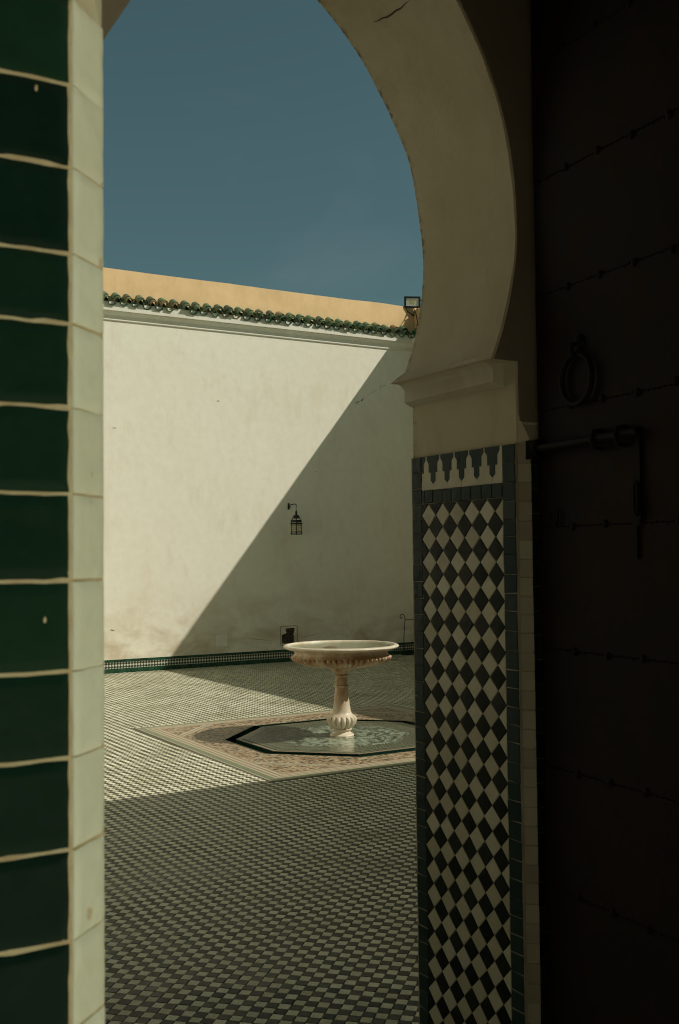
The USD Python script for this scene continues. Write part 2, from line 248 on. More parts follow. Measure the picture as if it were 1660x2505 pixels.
def water(name, tint, scale, strength, rough_=0.02):
    mat(name, {'g': ('geometry', {}), 'n': ('noise_texture', {'scale': scale, 'detail': 3.0, 'roughness': 0.55, 'distortion': 0.5}), 'b': ('bump', {'strength': strength, 'distance': 0.01}), 'fr': ('fresnel', {'IOR': 1.33}),
               't': ('transparent_bsdf', {'color': tint}), 'gl': ('glossy_bsdf', {'color': (1, 1, 1), 'roughness': rough_}), 'mx': ('mix_closure', {})},
        [('g.position', 'n.vector'), ('n.fac', 'b.height'), ('b.normal', 'fr.normal'), ('b.normal', 'gl.normal'), ('fr.fac', 'mx.fac'), ('t.BSDF', 'mx.closure1'), ('gl.BSDF', 'mx.closure2')], surface='mx.closure')
water('bowl_water', (0.80, 0.88, 0.80), 26.0, 0.22)
water('basin_water', (0.86, 0.90, 0.85), 45.0, 0.55, 0.04)
water('pane', (0.88, 0.87, 0.80), 3.0, 0.0)
def metal(name, c1, c2, rough_, metallic=0.0, scale=9.0, bump=0.4, seed=0.0, spec=0.3):
    mat(name, {'g': ('geometry', {}), 'n': ('noise_texture', {'scale': scale, 'detail': 7.0, 'roughness': 0.66}), 'r': ('rgb_ramp', {'ramp': [(0.35, c1), (0.65, c2)]}), 'n2': ('noise_texture', {'scale': scale * 7, 'detail': 4.0}), 'b': ('bump', {'strength': bump, 'distance': 0.004}), 'p': ('principled_bsdf', {'roughness': rough_, 'metallic': metallic, 'specular_ior_level': spec})},
        [('g.position', 'n.vector'), ('n.fac', 'r.fac'), ('r.color', 'p.base_color'), ('g.position', 'n2.vector'), ('n2.fac', 'b.height'), ('b.normal', 'p.normal')])
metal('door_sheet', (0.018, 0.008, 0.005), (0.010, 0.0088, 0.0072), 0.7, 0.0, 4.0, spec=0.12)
metal('door_iron', (0.003, 0.0027, 0.0024), (0.009, 0.0065, 0.0045), 0.65, 0.0, 20.0, spec=0.12)
metal('black_iron', (0.012, 0.010, 0.010), (0.022, 0.017, 0.013), 0.5, 0.0, 30.0)
metal('lamp_black', (0.012, 0.013, 0.014), (0.016, 0.017, 0.018), 0.4, 0.0, 20.0, 0.1)
mat('lamp_glass', {'p': ('principled_bsdf', {'base_color': (0.55, 0.54, 0.44), 'roughness': 0.25})}, [])
mat('lamp_chip', {'p': ('principled_bsdf', {'base_color': (0.42, 0.44, 0.20), 'roughness': 0.4})}, [])

# ------------------------------------------------------------------ dimensions
XR, YN, YF = 2.14, 2.565, 3.118           # right jamb plane, arch wall faces
YW, XW, XL = 14.862, 10.25, -0.2          # far, right and left courtyard walls
XA = 1.37                                # axis of the arch
X_, Y_, Z_ = np.eye(3)
FC = np.array([4.99, 8.44])               # fountain centre

# ------------------------------------------------------------------ ground and floors
obj('ground', join([bx(-60, 60, -60, 60, -0.45, -0.35)]), 'soil', kind='structure')
obj('forecourt_paving', bx(-7, 9, -14, 2.535, -0.2, 0.0), 'paving', kind='structure')  # unseen ground, kept very pale to bounce sun onto the pier
floor = thing('courtyard_floor', kind='structure')
octa = lambda a: Polygon([(FC[0] + a / math.cos(math.pi / 8) * math.cos(k * math.pi / 4 + math.pi / 8), FC[1] + a / math.cos(math.pi / 8) * math.sin(k * math.pi / 4 + math.pi / 8)) for k in range(8)])
SQ = Polygon([(3.565, 7.03), (6.48, 7.03), (6.49, 9.945), (3.60, 9.93)])
bed = sbox(XL, 2.535, XW, YW).difference(octa(0.975))
obj('bed', extrude(bed, (0, 0, -0.16), X_, Y_, Z_, 0.157), 'floor_bed', floor)
T = 0.04437; D2 = T * math.sqrt(2)
P0 = np.array([1.889, 3.388]); e1 = np.array([1, -1]) / math.sqrt(2) * T; e2 = np.array([1, 1]) / math.sqrt(2) * T
ii, jj = np.meshgrid(np.arange(-330, 331), np.arange(-40, 460), indexing='ij')
cen = P0 + ii[..., None] * e1 + jj[..., None] * e2
keep = (cen[..., 0] > XL + 0.03) & (cen[..., 0] < XW - 0.03) & (cen[..., 1] > 3.02) & (cen[..., 1] < YW - 0.03)
inside_sq = (cen[..., 0] > 3.565 - 0.012 + 0.012 * (cen[..., 1] - 7) - 0.02) & (cen[..., 0] < 6.485 + 0.02) & (cen[..., 1] > 7.03 - 0.02) & (cen[..., 1] < 9.94 + 0.02)
keep &= ~inside_sq
cen, par = cen[keep], ((ii + jj)[keep] % 2 == 0).astype(np.float32)
dist = np.hypot(cen[:, 0], cen[:, 1]); bearing = np.degrees(np.arctan2(cen[:, 0], cen[:, 1])) - math.degrees(YAW)
order = np.argsort(dist)
vis = (bearing > -14.0) & (bearing < 3.2) & (cen[:, 0] < 2.14 + 0.8 * (cen[:, 1] - 3.2)) & (dist > 3.62)
near_ids = [k for k in order if vis[k]][:300]
near_set = np.zeros(len(cen), bool); near_set[near_ids] = True
def floor_tiles(c, seed):
    r = np.random.default_rng(seed); n = len(c); h = T / 2 - 0.0007
    sq = np.array([(-1, -1), (1, -1), (1, 1), (-1, 1)], float)
    lo = sq * h; hi = sq * (h - 0.0014)
    u = np.array([1, -1]) / math.sqrt(2); w = np.array([1, 1]) / math.sqrt(2)
    jit = r.normal(0, 0.0004, (n, 4, 2))
    ang = r.normal(0, 0.008, n); ca, sa = np.cos(ang), np.sin(ang)
    def place(q, z):
        qq = q[None] + jit
        qx = qq[..., 0] * ca[:, None] - qq[..., 1] * sa[:, None]; qy = qq[..., 0] * sa[:, None] + qq[..., 1] * ca[:, None]
        xy = c[:, None] + qx[..., None] * u + qy[..., None] * w
        return np.concatenate([xy, z[..., None]], -1)
    tilt = r.normal(0, 0.011, (n, 2)); lift = r.normal(0, 0.0004, n)
    top = place(hi, lift[:, None] + tilt[:, :1] * hi[None, :, 0] + tilt[:, 1:] * hi[None, :, 1])
    bot = place(lo, np.full((n, 4), -0.0045))
    v = np.concatenate([bot, top], 1)
    f = np.array([(4, 5, 6), (4, 6, 7)] + [t for i in range(4) for t in ((i, (i + 1) % 4, 4 + (i + 1) % 4), (i, 4 + (i + 1) % 4, 4 + i))])
    F = (f[None] + 8 * np.arange(n)[:, None, None]).reshape(-1, 3)
    return v.reshape(-1, 3), F
def oriented(v, f):
    m = trimesh.Trimesh(v, f, process=False)
    return m if m.face_normals[0][2] > 0 else trimesh.Trimesh(v, f[:, ::-1], process=False)
v, f = floor_tiles(cen[~near_set], 1)
obj('tile_field', oriented(v, f), 'floor_tile', floor, tint=np.repeat(par[~near_set], 8), kind='stuff')
v, f = floor_tiles(cen[near_set], 2)
mm = oriented(v, f)
for k, t in enumerate(par[near_set]):
    obj('tile', (mm.vertices[8 * k:8 * k + 8], mm.faces[10 * k:10 * k + 10] - 8 * k), 'floor_tile', floor, tint=float(t))

# mosaic square about the basin: bands, cut corners, speckled field
def inset(poly, d): return poly.buffer(-d, join_style='mitre')
def flat(name, poly, mat_, z0=-0.003, t=0.004, parent=floor):
    for g in getattr(poly, 'geoms', [poly]):
        if g.area > 1e-5: obj(name, extrude(g, (0, 0, z0), X_, Y_, Z_, t), mat_, parent)
d = 0.0
for w_, m_ in ((0.012, 'band_pale'), (0.058, 'band_green'), (0.020, 'band_pale'), (0.022, 'band_brown'), (0.020, 'band_pale'), (0.022, 'band_brown'), (0.020, 'band_pale'), (0.022, 'band_brown')):
    flat('border_band', inset(SQ, d).difference(inset(SQ, d + w_ - 0.0015)), m_); d += w_
inner = inset(SQ, d).difference(octa(0.98))
cx0, cy0, cx1, cy1 = 3.565, 7.03, 6.49, 9.94
for (sx, sy, px, py) in ((1, 1, cx0, cy0), (-1, 1, cx1, cy0), (1, -1, cx0, cy1), (-1, -1, cx1, cy1)):
    q = 0.86
    for w0, w1, m_ in ((0.0, 0.022, 'band_pale'), (0.022, 0.044, 'band_brown'), (0.044, 0.066, 'band_pale')):
        o0, o1 = q + w0 * 1.414, q + w1 * 1.414 - 0.002
        st = Polygon([(px + sx * o0, py - sy * 0.1), (px + sx * o1, py - sy * 0.1), (px - sx * 0.1, py + sy * o1), (px - sx * 0.1, py + sy * o0)])
        st = Polygon([(px + sx * o0, py), (px + sx * o1, py), (px, py + sy * o1), (px, py + sy * o0)]).intersection(inner)
        flat('border_band', st, m_); inner = inner.difference(st.buffer(0.0008))
flat('mosaic', inner, 'pink_mosaic')

# ------------------------------------------------------------------ the octagonal basin, its gutter and the fountain
basin = thing('fountain_basin', 'low octagonal mosaic basin under the marble fountain, ringed by a dark gutter', 'basin', (FC[0], FC[1], 0))
A = 0.872
obj('gutter', extrude(octa(0.975).difference(octa(A)), (0, 0, -0.16), X_, Y_, Z_, 0.05), 'gutter_tile', basin)
obj('gutter_wall', extrude(octa(0.9745).difference(octa(0.962)), (0, 0, -0.11), X_, Y_, Z_, 0.1115), 'gutter_tile', basin)
obj('platform', extrude(octa(A - 0.012), (0, 0, -0.16), X_, Y_, Z_, 0.160), 'floor_bed', basin)
obj('platform_side', extrude(octa(A).difference(octa(A - 0.012)), (0, 0, -0.11), X_, Y_, Z_, 0.1125), 'gutter_tile', basin)
a = A - 0.012
for w_, m_ in ((0.024, 'band_brown'), (0.028, 'band_dark'), (0.028, 'band_pale'), (0.028, 'band_dark'), (0.024, 'band_pale')):
    flat('rim_band', octa(a).difference(octa(a - w_ + 0.0015)), m_, 0.0, 0.004, basin); a -= w_
# rope band of slanting pieces
pieces = []
ro = octa(a)
for k in range(8):
    p0 = np.array(ro.exterior.coords[k]); p1 = np.array(ro.exterior.coords[k + 1]); tt = (p1 - p0) / np.linalg.norm(p1 - p0); nn = np.array([-tt[1], tt[0]])
    L = np.linalg.norm(p1 - p0); n = int(L / 0.032)
    for s in range(n):
        x0 = (s + 0.1) * L / n; wdt = 0.5 * L / n
        q = [p0 + tt * x0, p0 + tt * (x0 + wdt), p0 + tt * (x0 + wdt + 0.06) + nn * 0.158, p0 + tt * (x0 + 0.06) + nn * 0.158]
        pieces.append(extrude(Polygon(q), (0, 0, 0.0025), X_, Y_, Z_, 0.002))
flat('rope_band', ro.difference(octa(a - 0.1595)), 'band_dark', 0.0, 0.0032, basin)
obj('rope_piece', join(pieces), 'band_pale', basin, kind='stuff'); a -= 0.16
flat('mosaic', octa(a), 'wet_mosaic', 0.0, 0.004, basin)
obj('water', extrude(octa(A - 0.045), (0, 0, 0.0085), X_, Y_, Z_, 0.0005).slice_plane([0, 0, 0.0088], [0, 0, 1]), 'basin_water', basin)

fo = thing('fountain', 'veined cream marble fountain with a wide fluted bowl on a baluster stem', 'fountain', (FC[0], FC[1], 0))
C3 = (FC[0], FC[1], 0.0)
def curve(pts, n=8):
    """A smooth profile through the points (Catmull-Rom)."""
    p = np.array([pts[0]] + list(pts) + [pts[-1]], float); out = []
    for i in range(1, len(p) - 2):
        for t in np.linspace(0, 1, n, endpoint=False):
            a0, a1, a2, a3 = p[i - 1:i + 3]
            out.append(0.5 * (2 * a1 + (a2 - a0) * t + (2 * a0 - 5 * a1 + 4 * a2 - a3) * t * t + (3 * a1 - a0 - 3 * a2 + a3) * t ** 3))
    return np.array(out + [p[-2]])
def lobes(n, amp, z0, z1, fade=0.012):
    def f(pr, th):
        k = np.clip((pr[:, 1] - z0) / fade, 0, 1) * np.clip((z1 - pr[:, 1]) / fade, 0, 1)
        return 1 + k[:, None] * amp * (np.abs(np.cos(n * th / 2))[None] ** 0.55 - 0.7)
    return f
def wobble(m, amp, sc, seed=0):
    v = m.vertices; m.vertices = v + amp * (2 * np.stack([meshkit.fbm(v * sc + 9.1 * a, 3, seed + a) for a in range(3)], -1) - 1); return m
rim = curve([(0.425, 0.768), (0.455, 0.772), (0.495, 0.781), (0.512, 0.790), (0.517, 0.800), (0.510, 0.810), (0.492, 0.815), (0.478, 0.812), (0.468, 0.800), (0.44, 0.775), (0.30, 0.745), (0.0, 0.735)], 6)
obj('rim', wobble(lathe(rim, 128, C3), 0.0022, 9), 'marble', fo, True)
neck = curve([(0.428, 0.770), (0.419, 0.752), (0.416, 0.738), (0.424, 0.724), (0.433, 0.720), (0.436, 0.714)], 6)
obj('neck', wobble(lathe(neck, 128, C3), 0.0018, 9), 'marble', fo, True)
bowl = curve([(0.434, 0.716), (0.441, 0.706), (0.436, 0.690), (0.412, 0.668), (0.36, 0.645), (0.28, 0.627), (0.19, 0.615), (0.10, 0.610)], 9)
obj('fluted_bowl', wobble(lathe(bowl, 56 * 10, C3, lobes(56, 0.085, 0.606, 0.716, 0.006)), 0.0018, 9), 'marble', fo, True)
stem = curve([(0.098, 0.613), (0.096, 0.600), (0.080, 0.575), (0.064, 0.556), (0.058, 0.549), (0.066, 0.544), (0.066, 0.537), (0.055, 0.531), (0.0545, 0.49), (0.055, 0.456), (0.068, 0.450), (0.068, 0.438), (0.057, 0.432), (0.062, 0.38), (0.070, 0.30), (0.082, 0.225), (0.092, 0.200), (0.108, 0.186)], 6)
obj('stem', wobble(lathe(stem, 64, C3), 0.0016, 12), 'marble', fo, True)
bulb = curve([(0.106, 0.188), (0.117, 0.178), (0.126, 0.158), (0.127, 0.138), (0.114, 0.105), (0.092, 0.080), (0.078, 0.068)], 9)
obj('fluted_bulb', wobble(lathe(bulb, 16 * 18, C3, lobes(16, 0.22, 0.07, 0.180)), 0.0012, 12), 'marble', fo, True)
base = curve([(0.076, 0.074), (0.088, 0.068), (0.090, 0.060), (0.080, 0.054), (0.076, 0.046), (0.082, 0.034), (0.098, 0.022), (0.108, 0.012), (0.106, 0.004)], 6)
obj('base', wobble(lathe(base, 64, C3), 0.0016, 12), 'marble', fo, True)
wv = trimesh.creation.annulus(r_min=0.001, r_max=0.474, height=0.0004, sections=96); wv.apply_translation([FC[0], FC[1], 0.8035]); wv = wv.slice_plane([0, 0, 0.8036], [0, 0, 1])
obj('water', wv, 'bowl_water', fo)
noz = lathe(curve([(0.0, 0.8105), (0.014, 0.8105), (0.03, 0.807), (0.055, 0.804), (0.07, 0.795)], 4), 24, (FC[0] - 0.15, FC[1] - 0.06, 0))
obj('spout', wobble(noz, 0.004, 30), 'spout_stone', fo, True)

# ------------------------------------------------------------------ tiled eaves, cornices, parapets
def half_tube(o, axis, lat, nor, L, r0, r1, th, upward, n=6):
    an = np.linspace(0, math.pi, n + 1); s = 1 if upward else -1
    rings = []
    for k, (dd, r) in enumerate(((0, r0), (L, r1))):
        for rr in (r, r - th):
            rings.append(np.asarray(o) + np.outer(np.full(n + 1, dd), axis) + np.outer(np.cos(an) * rr, lat) + np.outer(s * np.sin(an) * rr, nor))
    v = np.vstack(rings); a_, b_, c_, d_ = 0, n + 1, 2 * (n + 1), 3 * (n + 1); f = []
    def q(i, j, k, l): f.extend([(i, j, k), (i, k, l)])
    for i in range(n):
        q(a_ + i, a_ + i + 1, c_ + i + 1, c_ + i); q(b_ + i + 1, b_ + i, d_ + i, d_ + i + 1)
        q(c_ + i, c_ + i + 1, d_ + i + 1, d_ + i); q(a_ + i + 1, a_ + i, b_ + i, b_ + i + 1)
    for e in (0, n): q(a_ + e, c_ + e, d_ + e, b_ + e)
    return trimesh.Trimesh(v, np.array(f), process=False)
PITCH = 0.1755
def eave_tiles(center_line, along, outv, parent, as_parts, start, count, phase=0.0):
    """Rows of barrel tiles, two courses of covers over pans. center_line: a point of the wall face at z = 0."""
    r = np.random.default_rng(int(abs(center_line[0]) * 100) + count)
    drop, run = 0.105, 0.19
    axis0 = (np.asarray(outv) * run - Z_ * drop); axis0 = axis0 / np.linalg.norm(axis0)
    loose = []
    for k in range(start, start + count):
        for cover in (False, True):
            for course in (1, 0):
                c = np.asarray(center_line) + np.asarray(along) * ((k + (0.5 if cover else 0.0)) * PITCH + phase + r.normal(0, 0.004))
                ax = axis0 + np.asarray(along) * r.normal(0, 0.055) + Z_ * r.normal(0, 0.03); ax /= np.linalg.norm(ax)
                nor = np.cross(ax, along); nor = nor if nor[2] > 0 else -nor
                back = -0.055 + course * 0.0 + (0.0 if course else 0.095)
                L = 0.115 if course else 0.1
                o = c + Z_ * 5.328 + np.asarray(outv) * back - Z_ * drop / run * (back + 0.05) + nor * ((0.014 if cover else 0.0) + (0.012 if course else 0.0) + r.normal(0, 0.002))
                rad = (0.057 if cover else 0.062) * (1 + r.normal(0, 0.05)); L = L * (1 + r.normal(0, 0.05)) - (0.03 if r.random() < 0.06 else 0)
                m = half_tube(o, ax, along, nor, L + (0.012 if course else 0), rad, rad * (1.06 if cover else 0.98), 0.011, cover)
                if as_parts: obj('roof_tile', m, 'roof_glaze', parent, 40)
                else: loose.append(m)
    if not as_parts: obj('roof_tile_row', join(loose), 'roof_glaze', parent, 40, kind='stuff')
PROFILE = [(-0.01, 4.985), (0.013, 4.985), (0.018, 4.996), (0.016, 5.006), (0.007, 5.012), (0.010, 5.035), (0.022, 5.062), (0.045, 5.088), (0.068, 5.102), (0.072, 5.112), (0.085, 5.114), (0.087, 5.235), (-0.01, 5.245)]

far = thing('courtyard_wall', 'tall white plaster wall facing across the courtyard, half sunlit, with green eave tiles', 'wall', (0, YW, 0))
wall = mbox(XL - 0.4, XW + 0.4, YW, YW + 0.4, -0.3, 5.24)
hole = m3.Manifold.extrude(XS([[(7.745, 0.275), (7.965, 0.27), (7.968, 0.36), (7.955, 0.40), (7.972, 0.44), (7.968, 0.508), (7.90, 0.512), (7.80, 0.505), (7.815, 0.44), (7.79, 0.425), (7.742, 0.41), (7.738, 0.33)]]), 0.06)
hole = hole.rotate([90, 0, 0]).translate([0, YW + 0.05, 0])
wall = wall - hole - mbox(6.637, 6.834, YW - 0.01, YW + 0.006, 0.283, 0.465)
obj('plaster', tm(wall), 'white_plaster', far)
# the patched vent: framing lines and bare bricks behind broken plaster
cover_p = Polygon([(7.716, 0.252), (8.006, 0.252), (8.006, 0.545), (7.716, 0.545)]).difference(Polygon([(7.722, 0.258), (8.0, 0.258), (8.0, 0.539), (7.722, 0.539)]))
obj('vent_frame', extrude(cover_p, (0, YW + 0.002, 0), X_, Z_, -Y_, 0.007), 'bare_brick', far)
for r_ in range(5):
    for c_ in range(4):
        x0 = 7.735 + c_ * 0.062 - (0.03 if r_ % 2 else 0); z0 = 0.262 + r_ * 0.05
        obj('brick', slab([(0, 0), (0.056, 0), (0.056, 0.044), (0, 0.044)], (x0, YW + 0.048, z0), X_, Z_, -Y_, 0.018 + random.uniform(0, 0.02), 0.006), 'bare_brick', far)
obj('vent_back', bx(7.7, 8.0, YW + 0.0485, YW + 0.052, 0.25, 0.53), 'bare_brick', far)
obj('patch', bx(6.642, 6.829, YW + 0.0005, YW + 0.02, 0.288, 0.460), 'cornice_plaster', far)
# cracks and chips in the plaster
def chip(x0, z0, x1, z1, w_):
    n = 7; t = np.linspace(0, 1, n); xs = x0 + (x1 - x0) * t + rng.normal(0, 0.006, n); zs = z0 + (z1 - z0) * t + rng.normal(0, 0.006, n); ww = w_ * np.sin(math.pi * np.clip(t, 0.04, 0.96)) * rng.uniform(0.5, 1.3, n)
    poly = Polygon(list(zip(xs, zs + ww)) + list(zip(xs[::-1], (zs - ww)[::-1]))).buffer(0)
    poly = max(getattr(poly, 'geoms', [poly]), key=lambda g: g.area)
    obj('chip', extrude(poly, (0, YW + 0.001, 0), X_, Z_, -Y_, 0.003), 'bare_brick', far)
for c_ in [(9.10, 4.055, 9.19, 4.09, 0.008), (9.205, 4.105, 9.27, 4.145, 0.014), (9.56, 4.335, 9.60, 4.36, 0.006), (9.64, 4.375, 9.675, 4.39, 0.006), (6.68, 3.935, 6.72, 3.94, 0.006), (8.36, 2.93, 8.38, 2.935, 0.006), (5.03, 0.60, 5.09, 0.598, 0.006), (5.06, 3.46, 5.13, 3.45, 0.004), (9.28, 4.15, 9.55, 4.33, 0.0025), (8.02, 0.34, 8.5, 0.42, 0.002), (7.1, 0.40, 7.6, 0.33, 0.002)]: chip(*c_)
obj('cornice', extrude(PROFILE, (XL, YW, 0), -Y_, Z_, X_, XW - XL), 'cornice_plaster', far, 35)
obj('parapet', rough(mbox(XL - 0.4, XW + 0.6, YW + 0.05, YW + 0.4, 5.241, 5.745), 0.18, 0.012, np.array([1.5, 1.5, 1.5]), lambda p: (p[:, 2] > 5.5) * 1.0), 'ochre_plaster', far, 40)
n_l = int((XW - 2.5) / PITCH)
eave_tiles((XW - 0.13, YW, 0), -X_, -Y_, far, True, 0, 38)
eave_tiles((XW - 0.13, YW, 0), -X_, -Y_, far, False, 38, int((XW - XL - 0.3) / PITCH) - 38)
# tile skirting
x = 1.2
obj('skirting_back', bx(XL, XW, YW - 0.006, YW + 0.01, -0.003, 0.188), 'wall_cream', far)
q = 0.0846; rows = [(0.1515, 0.187), (0.0, 0.0605)]
n = int((XW - 3.6) / q)
for i in range(n):
    x1 = XW - 0.012 - i * q; x0 = x1 - q + 0.0035
    for z0, z1 in rows:
        obj('skirting_tile', slab([(x0, z0), (x1, z0), (x1, z1), (x0, z1)], (0, YW - 0.006, 0), X_, Z_, -Y_, 0.008 + random.uniform(0, 0.0015), 0.0015), 'wall_green', far)
obj('skirting_strip', join([bx(XL, XW - 0.012 - n * q, YW - 0.0135, YW - 0.005, z0, z1) for z0, z1 in rows]), 'wall_green', far)
dia = []
hp, hz = 0.0423 / 2, 0.0455 / 2
for i in range(int((XW - XL) / 0.0423)):
    for zc in (0.0607 + hz, 0.0607 + 3 * hz):
        xc = XW - 0.02 - 0.0212 - i * 0.0423
        dia.append(slab([(xc - hp, zc), (xc, zc - hz), (xc + hp, zc), (xc, zc + hz)], (0, YW - 0.0065, 0), X_, Z_, -Y_, 0.004, 0.001))
obj('skirting_diamonds', join(dia), 'wall_dark', far, kind='stuff')

right = thing('courtyard_wall', 'shaded courtyard wall meeting the sunlit one in the corner beneath the floodlight', 'wall', (XW, 9, 0))
obj('plaster', bx(XW, XW + 0.4, 2.0, YW, -0.3, 5.24), 'white_plaster', right)
obj('cornice', extrude(PROFILE, (XW, YF, 0), -X_, Z_, Y_, YW - YF - 0.0), 'cornice_plaster', right, 35)
obj('parapet', rough(mbox(XW + 0.05, XW + 0.4, YF + 0.4, YW + 0.04, 5.242, 5.70), 0.18, 0.012, np.array([1.5, 1.5, 1.5]), lambda p: (p[:, 2] > 5.5) * 1.0, 3), 'ochre_plaster', right, 40)
eave_tiles((XW, YW - 0.13, 0), -Y_, -X_, right, True, 0, 8)
eave_tiles((XW, YW - 0.13, 0), -Y_, -X_, right, False, 8, int((YW - YF - 0.5) / PITCH) - 8)
obj('skirting_strip', join([bx(XW - 0.013, XW + 0.01, YF + 0.02, YW - 0.02, z0, z1) for z0, z1 in rows]), 'wall_green', right)
obj('skirting_back', bx(XW - 0.006, XW + 0.01, YF + 0.02, YW - 0.02, 0.0, 0.19), 'wall_cream', right)
left = thing('courtyard_wall', 'white courtyard wall on the sun-facing side, hidden behind the green tiled pier', 'wall', (XL, 9, 0))
obj('plaster', bx(XL - 0.4, XL, 2.0, YW, -0.3, 5.24), 'white_plaster', left)
obj('parapet', bx(XL - 0.4, XL - 0.05, 2.0, YW + 0.04, 5.242, 5.72), 'ochre_plaster', left)

# ------------------------------------------------------------------ the arch wall: pointed horseshoe arch, imposts, tiled jamb
gate = thing('arch_wall', 'plaster gateway wall with a pointed horseshoe arch over a black and cream tiled jamb', 'wall', (XA, YN, 0))
XJ = XR + 0.003; XJL = 2 * XA - XJ
def arc_outline():
    cx_, cz_, r_ = 1.099, 2.63, 1.05
    a0 = math.asin((2.19 - cz_) / r_); a1 = math.acos((XA - cx_) / r_)
    an = np.linspace(a0, a1, 40)
    R = np.c_[cx_ + r_ * np.cos(an), cz_ + r_ * np.sin(an)]
    Lf = np.c_[2 * XA - R[::-1, 0], R[::-1, 1]][1:]
    return [(XJL, -0.2), (XJ, -0.2), (XJ, 2.19)] + [tuple(p) for p in R] + [tuple(p) for p in Lf] + [(XJL, 2.19)]
op = m3.Manifold.extrude(XS([arc_outline()]), YF - YN + 0.2, 12).rotate([90, 0, 0]).translate([0, YF + 0.1, 0])
def spread(p):
    p = np.asarray(p); o = p.copy()
    k = np.clip((p[:, 2] - 2.195) / 0.01, 0, 1) * np.clip((p[:, 0] - XA) / 0.25, -1, 1)
    o[:, 0] += 0.045 * k * np.clip((p[:, 1] - YN) / (YF - YN), -0.2, 1.2)
    return o
op = op.warp_batch(spread)
gw = mbox(XL - 0.4, XW + 0.4, YN, YF, -0.25, 5.6) - op
near_arch = lambda p: np.clip(1.6 - np.hypot(p[:, 0] - XA, (p[:, 2] - 2.4) * 0.8) / 1.2, 0, 1)
core = gw ^ mbox(-0.15, 3.2, YN - 1, YF + 1, 1.0, 4.2)
rest = gw - mbox(-0.15, 3.2, YN - 1, YF + 1, 1.0, 4.2)
def edge_keep(p): return np.clip(np.minimum.reduce([p[:, 0] + 0.15, 3.2 - p[:, 0], p[:, 2] - 1.0, 4.2 - p[:, 2]]) / 0.1, 0, 1) * np.where(p[:, 2] > 2.19, 1.0, 0.35)
obj('arch_masonry', rough(core, 0.045, 0.0075, np.array([5.0, 5.0, 5.0]), edge_keep), 'arch_plaster', gate, 35)
obj('upper_wall', tm(rest), 'arch_plaster', gate)
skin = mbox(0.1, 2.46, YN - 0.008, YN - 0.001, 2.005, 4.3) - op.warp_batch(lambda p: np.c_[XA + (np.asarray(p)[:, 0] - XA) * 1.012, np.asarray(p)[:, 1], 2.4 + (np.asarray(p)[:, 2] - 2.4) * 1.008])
obj('vestibule_face', tm(skin), 'shade_toned_plaster', gate)  # thin plate laid over the arch wall front, shade put into its colour
obj('parapet', bx(XL - 0.4, XW + 0.4, YN + 0.1, YF + 0.16, 5.601, 5.72), 'ochre_plaster', gate)
# imposts under the springing of the arch
def impost(sign):
    prof = [(0.012, 2.116), (-0.002, 2.119), (-0.025, 2.131), (-0.026, 2.172), (-0.032, 2.182), (-0.056, 2.196), (-0.057, 2.204), (0.02, 2.204)]
    m = m3.Manifold.extrude(XS([prof]), YF - YN - 0.045, 24).rotate([90, 0, 0]).translate([XJ, YF + 0.012, 0])
    def w(p):
        p = np.asarray(p); o = p.copy(); t = np.clip((YF - p[:, 1]) / (YF - YN), 0, 1); dx = p[:, 0] - XJ
        o[:, 0] += np.where(dx < -0.002, -0.8 * dx * 0 - 0.040 * t * np.clip(-dx / 0.05, 0, 1), 0)
        near_ = np.clip((YN + 0.06 - p[:, 1]) / 0.03, 0, 1); o[:, 0] = o[:, 0] * 1 + near_ * np.clip(XJ - 0.004 - o[:, 0], 0, None) * 0.8
        return o
    m = m.warp_batch(w)
    if sign < 0: m = m.mirror([1, 0, 0]).translate([2 * XA, 0, 0])
    return rough(m, 0.012, 0.0022, np.array([20.0, 20.0, 20.0]))
for s in (1, -1): obj('impost', impost(s), 'impost_plaster', gate, 35)
# front dado slab of the arch wall, with the bevelled corner
def dado_slab(sign):
    pts = [(XR + 0.0315, YN + 0.001), (XR + 0.0315, 2.5375), (2.6, 2.5375), (2.6, YN + 0.001)]
    m = m3.Manifold.extrude(XS([pts if sign > 0 else [(2 * XA - a_, b_) for a_, b_ in pts[::-1]]]), 1.945 + 0.2).translate([0, 0, -0.2])
    return m
for s in (1, -1):
    g_ = dado_slab(s)
    obj('dado_bed', tm(g_), 'floor_bed', gate)
sl = m3.Manifold.extrude(XS([[(YN + 0.002, 1.9455), (2.536, 1.9455), (YN + 0.002, 2.0)]]), 0.44).rotate([90, 0, 90])
sl = sl.translate([XR + 0.03, 0, 0])
cut = m3.Manifold.extrude(XS([[(XR - 0.005, YN + 0.002), (XR + 0.03, 2.534), (XR - 0.005, 2.5)]]), 3)
obj('dado_top', tm(sl), 'arch_plaster', gate)
# corner plaster wedge joining jamb and bevel above the dado
wd = m3.Manifold.hull_points(np.array([(XJ, YN + 0.004, 1.937), (XR + 0.032, 2.536, 1.9455), (XR + 0.032, YN + 0.004, 1.9455), (XJ + 0.003, YN + 0.003, 2.04), (XR + 0.034, YN + 0.004, 2.0)]))
obj('dado_top', tm(wd), 'arch_plaster', gate)
